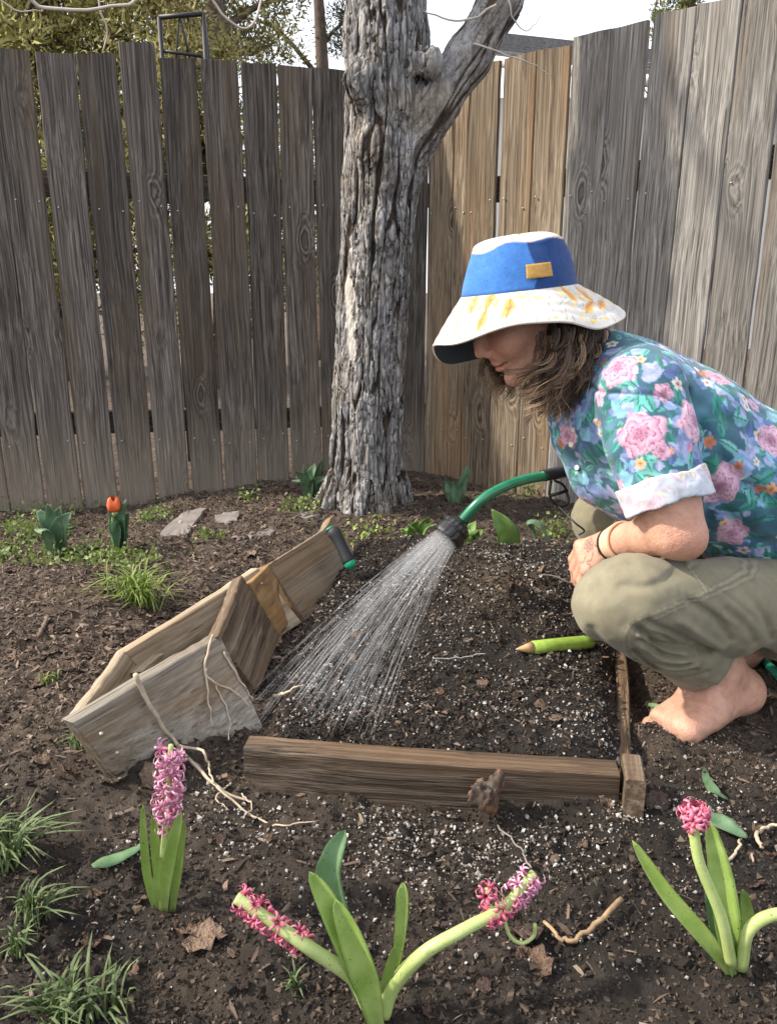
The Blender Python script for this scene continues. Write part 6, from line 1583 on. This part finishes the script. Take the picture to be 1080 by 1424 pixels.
# ---- trousers
def build_trousers():
    S = SDF((0.24, 1.04, 0.02), (1.02, 1.76, 0.52), 0.0034)
    CF = KN+(ANK-KN)*0.80
    S.chain([(HIP, 0.098), (HIP+(KN-HIP)*0.5, 0.083), (KN+[0.035, 0, 0.004], 0.073), (KN, 0.066)], 0.02)
    S.chain([(KN+[0.0, 0, -0.003], 0.066), (KN+(ANK-KN)*0.42+[0.010, 0, 0], 0.066), (CF+[0.004, 0, 0.0], 0.060)], 0.004)
    S.chain([(HIP2, 0.098), (HIP2+(KN2-HIP2)*0.5, 0.086), (KN2, 0.064), (KN2+(ANK2-KN2)*0.8, 0.058)], 0.02)
    S.cone(HIP, HIP2, 0.125, 0.125, 0.04)
    S.cone(A_(1075, 765, 1.44), A_(1190, 810, 1.44), 0.115, 0.14, 0.04, flat=((0, 1, 0), 1.2))
    nearl = 1.175
    def fold(x, y, z):
        near = smooth(1.34, 1.22, y); f = np.zeros_like(x)
        for px, w, amp in (([(868, 848), (905, 882), (945, 893), (990, 908)], .006, .012), ([(872, 866), (915, 898), (960, 908)], .005, .008), ([(880, 838), (930, 866), (975, 897)], .005, .007),
                           ([(870, 890), (905, 915), (950, 918)], .005, .007), ([(885, 912), (925, 934), (965, 930)], .005, .006), ([(1000, 840), (1035, 870), (1050, 895)], .007, .004), ([(940, 820), (985, 850), (1010, 885)], .007, .005), ([(815, 860), (850, 905), (890, 945)], .007, .004), ([(875, 855), (900, 862), (925, 880)], .004, .005), ([(1040, 830), (1062, 860), (1075, 890)], .006, .004), ([(850, 800), (900, 795), (950, 788)], .006, .003), ([(900, 955), (940, 950), (985, 935)], .004, .005)):
            f += amp*np.exp(-(seg_d(x, z, px, nearl)/w)**2)*near
        for px, w, amp in (([(870, 857), (908, 890), (950, 900)], .005, -.006), ([(876, 878), (912, 908), (955, 913)], .005, -.005), ([(925, 842), (970, 877), (1000, 900)], .007, -.005), ([(890, 902), (925, 925), (965, 922)], .005, -.004)):
            f += amp*np.exp(-(seg_d(x, z, px, nearl)/w)**2)*near
        f *= 1.35
        for px in SEAMS[:2]: f -= 0.0017*np.exp(-(seg_d(x, z, px, nearl)/.0042)**2)*near
        # hem band
        t = ((x-CF[0])*ldir[0]+(y-CF[1])*ldir[1]+(z-CF[2])*ldir[2])
        f -= 0.0035*smooth(0.001, 0.008, t)*near*(z < 0.3)
        f += 0.0028*fbm(x*16, y*16, z*16, 3)+0.0012*vnoise(x*60, y*60, z*60)
        wr = vnoise((x*0.75+z)*30, (x-z*0.7)*6+4, y*5); f += 0.003*smooth(0.3, 0.0, np.abs(wr))*smooth(0.46, 0.56, x)*near
        return f
    ldir = unit(ANK-KN)
    SEAMS = [[(1085, 806), (1030, 814), (975, 819), (915, 826), (882, 836), (862, 850), (858, 868), (872, 898), (900, 928), (928, 950)], [(1085, 800), (1030, 808), (975, 813), (915, 820), (878, 830), (855, 847), (851, 868), (864, 900), (892, 932), (918, 952)],
             [(958, 790), (1000, 785), (1050, 778)], [(958, 790), (966, 802), (973, 815)], [(1050, 778), (1062, 790), (1078, 800)]]
    S.displace(fold, 0.016)
    # hems cut square, legs hollow below the hem
    d1 = S.win(CF-0.16, CF+0.16)
    def cut(P0, ax, rad):
        sl, P = S.win(P0-0.12, P0+0.12)
        t = sum((P[i]-P0[i])*ax[i] for i in range(3)); rr = np.sqrt(np.maximum(sum((P[i]-P0[i])**2 for i in range(3))-t*t, 0))
        S.f[sl] = np.where(rr < 0.11, np.maximum(S.f[sl], t), S.f[sl])
        d = np.maximum(rr-rad, -(t+0.03)); S.f[sl] = np.maximum(S.f[sl], -d)
    cut(CF+ldir*0.022, unit(ldir+np.array([0.15, 0, -0.25])), 0.054)
    l2 = unit(ANK2-KN2); cut(KN2+(ANK2-KN2)*0.82, l2, 0.048)
    V, Q = S.mesh(); V = relax(V, Q, 1, 0.35)
    base = np.array([0.205, 0.185, 0.125]); C = np.tile(base, (len(V), 1))*(1+0.10*fbm(V[:, 0]*14, V[:, 1]*14, V[:, 2]*14, 3))[:, None]
    fade = np.exp(-((V-(KN+[-0.03, -0.02, 0.03]))**2).sum(1)/0.006)[:, None]*0.35; C = C*(1-fade)+np.array([0.30, 0.275, 0.20])*fade
    near = smooth(1.34, 1.22, V[:, 1])
    for k, px in enumerate(SEAMS):
        dd = seg_d(V[:, 0], V[:, 2], px, nearl); dash = 0.65+0.35*np.sign(np.sin((V[:, 0]+V[:, 2])*1400))
        w = (smooth(0.0024, 0.0011, dd)*near*0.5*dash)[:, None]; C = C*(1-w)+np.array([0.36, 0.33, 0.25])*w
        w = (smooth(0.0016, 0.0005, np.abs(dd-0.0032))*near*0.35)[:, None]; C = C*(1-w)+np.array([0.1, 0.09, 0.06])*w
    m = cloth('trouser_twill', 0.9, 700)
    obj_np('trousers', V, Q, m, person, cols={'col': np.clip(C, 0, 1)}, origin=PB)
build_trousers()

# ---- hat
def build_hat():
    HC = A_(721, 404, 1.42)
    tilt = np.array(Matrix.Rotation(R(-6.5), 3, 'Y'))           # front edge down
    n = 360; ph = np.linspace(0, 2*math.pi, n, endpoint=False)   # 0 front (-x), 90 near the camera
    dx, dy = -np.cos(ph), -np.sin(ph)
    ctl = np.array([(-45, .120, .162), (0, .080, .160), (30, .070, .156), (60, .056, .152), (90, .050, .150), (112, .050, .152), (135, .072, .162), (160, .066, .176), (180, .050, .180), (205, .060, .172), (240, .095, .156), (270, .118, .152), (315, .120, .162), (360, .080, .160), (405, .056, .152)])
    deg = np.degrees(ph); 
    def per(col): 
        c = spline(ctl[1:14][:, [0, col]], 400); return np.interp(deg, c[:, 0], c[:, 1])
    D, Rr = per(1), per(2)
    rx, ry = 0.101, 0.092
    hat_c = cloth('hat_cloth', 0.9, 1100)
    def place(L): return HC+L@tilt.T
    idx = lambda a, b: a*n+b
    def sheet(rings, out=True):
        m = len(rings); V = np.concatenate(rings); i = np.arange(m-1)[:, None]*n; j = np.arange(n)[None]; j2 = (j+1) % n
        Q = np.stack([i+j, i+j2, i+n+j2, i+n+j], -1).reshape(-1, 4)
        return V, (Q if out else Q[:, ::-1])
    # crown
    H = np.linspace(0, 1, 46); rings = []; pu = 1+0.010*np.sin(3*ph+1)+0.008*np.sin(7*ph)
    hh = []
    for t in H:
        if t < 0.72:
            s = t/0.72; k = 1-0.22*s**1.4; z = 0.074*s
        else:
            s = (t-0.72)/0.28; k = 0.78*math.cos(s*math.pi/2*0.999)**0.7; z = 0.074+0.017*math.sin(s*math.pi/2)
        wob = pu*(1+0.012*math.sin(t*9)*np.sin(4*ph))
        rings.append(np.stack([dx*rx*k*wob+0.006*t, dy*ry*k*wob, np.full(n, z)+0.003*np.sin(5*ph+2)*smooth(0.5, 0.75, t)], 1)); hh.append(z)
    V, Q = sheet(rings); W = place(V); P = Paint(W, Q, (0.07, 0.2, 0.56))
    zl = V[:, 2]; pa = np.degrees(np.arctan2(-V[:, 1], -(V[:, 0]-0.006*zl/0.1))) % 360
    nz = fbm(W[:, 0]*260, W[:, 1]*260, W[:, 2]*500, 2)
    light, darkd = np.array([0.055, 0.19, 0.54]), np.array([0.016, 0.055, 0.19])
    seam = 97+4*np.sin(zl*60)
    dk = ((pa > seam) & (pa < 262)).astype(float)[:, None]
    P.C = (light*(1-dk)+darkd*dk)*(1+0.16*nz[:, None])
    top = smooth(-0.0015, 0.0015, zl-(0.0785+0.002*np.sin(np.radians(pa)*6+1)-0.010*smooth(75, 20, pa)))[:, None]
    P.C = P.C*(1-top)+np.array([0.62, 0.57, 0.54])*top
    r = np.random.default_rng(4); hi = np.nonzero(zl > 0.07)[0]
    for k in range(70):
        i = hi[r.integers(len(hi))]
        m_, x_, y_ = P.local(W[i], P.N[i], 0.008, r.uniform(0, 6))
        if len(m_): P.put(m_, (smooth(1.1, .8, np.hypot(x_/0.007, y_/0.004))*top[m_, 0]), [(0.75, 0.42, 0.25), (0.75, 0.5, 0.5), (0.8, 0.66, 0.3)][k % 3])
    for g in (seam,):
        w = (smooth(1.6, 0.6, np.abs(pa-g))*0.6*(1-top[:, 0]))[:, None]; P.C = P.C*(1-w)+np.array([0.02, 0.05, 0.17])*w
    w = smooth(0.006, 0.001, zl)[:, None]*0.7; P.C = P.C*(1-w)+np.array([0.03, 0.07, 0.2])*w
    root = obj_np('hat', W, Q, hat_c, person, cols={'col': np.clip(P.C, 0, 1)}, origin=HC)
    # brim: printed outside, dark lining inside
    rings, inn = [], []
    for t in np.linspace(0, 1, 40):
        e = t**0.9
        kx = rx*pu*(1-t)+Rr*t; ky = ry*pu*(1-t)+Rr*0.94*t
        z = -D*(0.85*t+0.15*t*t)+0.0005*np.sin(t*30)
        z = z+0.004*np.sin(ph*5+1)*t*t
        rings.append(np.stack([dx*kx, dy*ky, z], 1)); inn.append(rings[-1]*[0.985, 0.985, 1]-[0, 0, 0.0035])
    V, Q = sheet(rings[::-1]); W = place(V); P = Paint(W, Q, (0.62, 0.60, 0.57)); r = np.random.default_rng(14); nn = len(W)
    pick = lambda: r.integers(nn)
    for k in range(150):                              # grey line work
        i = pick(); L = r.uniform(0.008, 0.02); P.leaf(W[i], P.N[i], L, 0.0009, r.uniform(0, 6.28), (0.4, 0.37, 0.36))
    for k in range(75):
        i = pick(); L = r.uniform(0.007, 0.013); P.leaf(W[i], P.N[i], L, L*0.3, r.uniform(0, 6.28), [(0.78, 0.5, 0.12), (0.8, 0.62, 0.25), (0.75, 0.36, 0.2), (0.75, 0.5, 0.5)][r.integers(4)])
    for k in range(16):
        i = pick(); a0 = r.uniform(0, 6.28); P.leaf(W[i], P.N[i], 0.022, 0.0085, a0, (0.66, 0.42, 0.12), (0.6, 0.2, 0.09)); P.leaf(W[i], P.N[i], 0.012, 0.005, a0, (0.6, 0.28, 0.1))
    for k in range(160):
        i = pick(); P.daisy(W[i], P.N[i], r.uniform(0.0015, 0.003), 0, [(0.7, 0.55, 0.2), (0.75, 0.35, 0.3), (0.55, 0.45, 0.4)][k % 3], (0.7, 0.5, 0.3), 4)
    for q in (0.25, 0.5, 0.75):                       # quilting stitch rows
        j = int((1-q)*39); P.C[j*n:(j+1)*n] *= 0.9
    b = obj_np('brim', W, Q, hat_c, root, cols={'col': np.clip(P.C, 0, 1)})
    V, Q = sheet(inn, True); W2 = place(V)
    obj_np('lining', W2, Q, plain('hat_lining', (0.06, 0.075, 0.1), 0.9, 0.2, 300), root)
    edge, Qe = sheet([rings[-1], rings[-1]*[1.006, 1.006, 1]-[0, 0, 0.0018], inn[-1]])
    obj_np('edge', place(edge), Qe, plain('hat_edge', (0.6, 0.56, 0.5), 0.9, 0.2, 300), root)
    # sewn-on leather patch, curved with the crown
    g0, g1 = 89, 116; P_ = []
    for zt in np.linspace(0.018, 0.041, 9):
        row = []
        for g in np.radians(np.linspace(g0, g1, 18)):
            s = zt/0.074; k = 1-0.22*s**1.4
            row.append([-math.cos(g)*rx*k*1.012+0.006*zt/0.085*.72, -math.sin(g)*ry*k*1.03-0.0012, zt])
        P_.append(row)
    P_ = np.array(P_); i_ = np.arange(9*18).reshape(9, 18); q = np.stack([i_[:-1, :-1], i_[:-1, 1:], i_[1:, 1:], i_[1:, :-1]], -1).reshape(-1, 4)
    outer = P_.reshape(-1, 3); inner = outer*[0.975, 0.975, 1]
    lp = np.concatenate([i_[:, 0], i_[-1, 1:], i_[-2::-1, -1], i_[0, -2:0:-1]]); l2 = np.roll(lp, -1)
    obj_np('patch', place(np.vstack([outer, inner])), np.vstack([q, q[:, ::-1]+162, np.stack([lp, l2, l2+162, lp+162], 1)]), plain('leather', (0.42, 0.24, 0.06), 0.7, 0.25, 160, 0.0006), root)
build_hat()

# ---- hair: wavy locks falling from under the brim
def build_hair():
    r = np.random.default_rng(23); parts = []; tone = []
    def lock(p0, drift, L, cr, turns, n, rad, ns=17):
        t = np.linspace(0, 1, ns); ph0 = r.uniform(0, 6.28); tl = r.normal(0, 0.2); p0[2] = min(p0[2], 0.715)
        for k in range(n):
            o = r.normal(0, rad, 3); o[2] *= 0.4
            ph = ph0+r.normal(0, 0.13); l = L*r.uniform(0.9, 1.04); c = cr*r.uniform(0.85, 1.15)
            x = p0[0]+o[0]*(1+0.6*t)+drift[0]*t**3.2+c*np.sin(t*turns*6.283+ph)*t**0.7
            y = p0[1]+o[1]*(1+0.6*t)+drift[1]*t**1.5+c*np.cos(t*turns*6.283+ph)*t**0.7
            z = p0[2]+o[2]-l*t+drift[2]*t*t+0.4*c*np.sin(t*turns*6.283*1.3+ph)
            if r.random() < 0.07: x = x+r.normal(0, 0.018)*t*t; y = y+r.normal(0, 0.018)*t*t
            w = r.uniform(0.0005, 0.00095)*(1-0.6*t**2)
            V, Fs = tube(np.stack([x, y, z], 1), w, 3, caps=False)
            parts.append((V, Fs)); tone.append(np.repeat(np.clip(0.28+0.4*t+tl+r.normal(0, 0.1), 0, 1), 3))
    # near side and nape
    for k in range(190):
        px = r.uniform(766, 838); p0 = A_(px, r.uniform(438, 470)+(px-750)*0.05, 1.338+0.05*smooth(800, 840, px)+r.normal(0, .013))
        fwd = smooth(812, 766, px)
        lock(p0, (r.uniform(-0.075, 0.0)*fwd+r.uniform(-0.012, 0.008), r.uniform(-0.012, 0.012), 0), r.uniform(0.075, 0.15)*(1-0.25*smooth(790, 836, px)), r.uniform(0.007, 0.014), r.uniform(1.1, 1.9), 13, 0.0019)
    for k in range(30):
        p0 = A_(r.uniform(800, 838), r.uniform(450, 475), r.uniform(1.40, 1.52))
        lock(p0, (r.uniform(-0.02, 0.01), r.uniform(-0.01, 0.01), 0), r.uniform(0.05, 0.09), r.uniform(0.006, 0.012), r.uniform(1.0, 1.8), 15, 0.005)
    # far side, falling past the chin
    for k in range(95):
        lx = r.uniform(-0.045, 0.05); p0 = hp(lx, 0.066+0.006*math.cos(lx*12), r.uniform(-0.02, 0.035))
        lock(p0, (r.uniform(-0.015, 0.02), r.uniform(-0.035, 0.0), 0), r.uniform(0.10, 0.155), r.uniform(0.009, 0.016), r.uniform(1.1, 1.9), 12, 0.0020)
    # curls gathered under the jaw
    for k in range(60):
        p0 = hp(r.uniform(-0.035, 0.035), r.uniform(-0.045, 0.05), -0.118+r.uniform(-0.004, 0.008))
        lock(p0, (r.uniform(-0.035, 0.025), r.uniform(-0.015, 0.01), 0), r.uniform(0.028, 0.062), r.uniform(0.010, 0.016), r.uniform(0.9, 1.4), 12, 0.0020, 13)
    # loose wisps across the cheek
    for k in range(7):
        p0 = A_(r.uniform(748, 760), 462, 1.33); lock(p0, (-0.03, 0.0, 0), r.uniform(0.06, 0.09), 0.008, 1.0, 3, 0.002)
    V, Fs = merge(parts)
    m = MT('hair'); t = m.attr('tone').outputs['Fac']
    m.P(Base_Color=m.ramp(t, [(0.1, (0.024, 0.014, 0.0095)), (0.5, (0.105, 0.062, 0.038)), (0.95, (0.38, 0.26, 0.16))]), Roughness=0.42)
    m.p.inputs['Specular IOR Level'].default_value = 0.5
    hob = obj_np('hair', V, Fs, m.m, person, cols={'tone': np.concatenate(tone)}); tag(hob, kind='stuff')
    # the dense hair close to the scalp
    S = SDF(HO-0.24, HO+0.24, 0.004)
    S.ell(hp(0.022, 0, 0.020), (0.084, 0.078, 0.080), HR, 0.0)
    for Yn in (1.395, 1.45, 1.50): S.chain([(A_(800, 450, Yn), 0.026), (A_(792, 500, Yn), 0.026), (A_(785, 530, Yn), 0.015)], 0.03)
    S.half(A_(752, 450, 1.4), (-1, 0, 0.12)); S.half(A_(721, 425, 1.42), (0.1, 0, 1))
    S.displace(lambda x, y, z: 0.004*fbm(x*60, y*60, z*14, 2), 0.02)
    V, Q = S.mesh()
    obj_np('hair_roots', V, Q, plain('hair_dark', (0.028, 0.017, 0.012), 0.6, 0.4, 120), person)
build_hair()

# ---- at the wrist
def wristband():
    d = unit(WR-EL); fr = unit(np.cross(d, [0, 0, 1])); up = np.cross(fr, d)
    t = np.linspace(0, 2*math.pi, 33)[:-1]
    def ring(s, r, w, mat, name):
        c = WR+d*s; C = np.array([c+r*(math.cos(a)*fr+math.sin(a)*up*1.02) for a in np.append(t, t[:2])])
        obj_np(name, *tube(C, w, 8, caps=False), mat, person)
    pe = plain('band_peach', (0.62, 0.36, 0.23), 0.8, 0.12, 60); pc = plain('band_cream', (0.66, 0.5, 0.36), 0.8, 0.1, 60)
    for k in range(7): ring(-0.014-0.0062*k, 0.0272+0.00105*k, 0.0034, (pe, pc)[k % 2], 'bracelet')
    ring(-0.006, 0.0285, 0.0026, plain('hair_tie', (0.012, 0.01, 0.01), 0.7), 'hair_tie')
wristband()
d, a, nb, KC = HAND
tp = [A_(752, 799, 1.42), A_(770, 801, 1.405), A_(790, 810, 1.39), A_(800, 818, 1.40)]
tag(obj_np('dry_twig', *tube(spline(tp, 16), np.linspace(0.0012, 0.0018, 16), 6), plain('twig_held', (0.12, 0.1, 0.09), 0.8), origin=tp[0]), 'thin dark twig held between the tattooed fingers', 'twig')
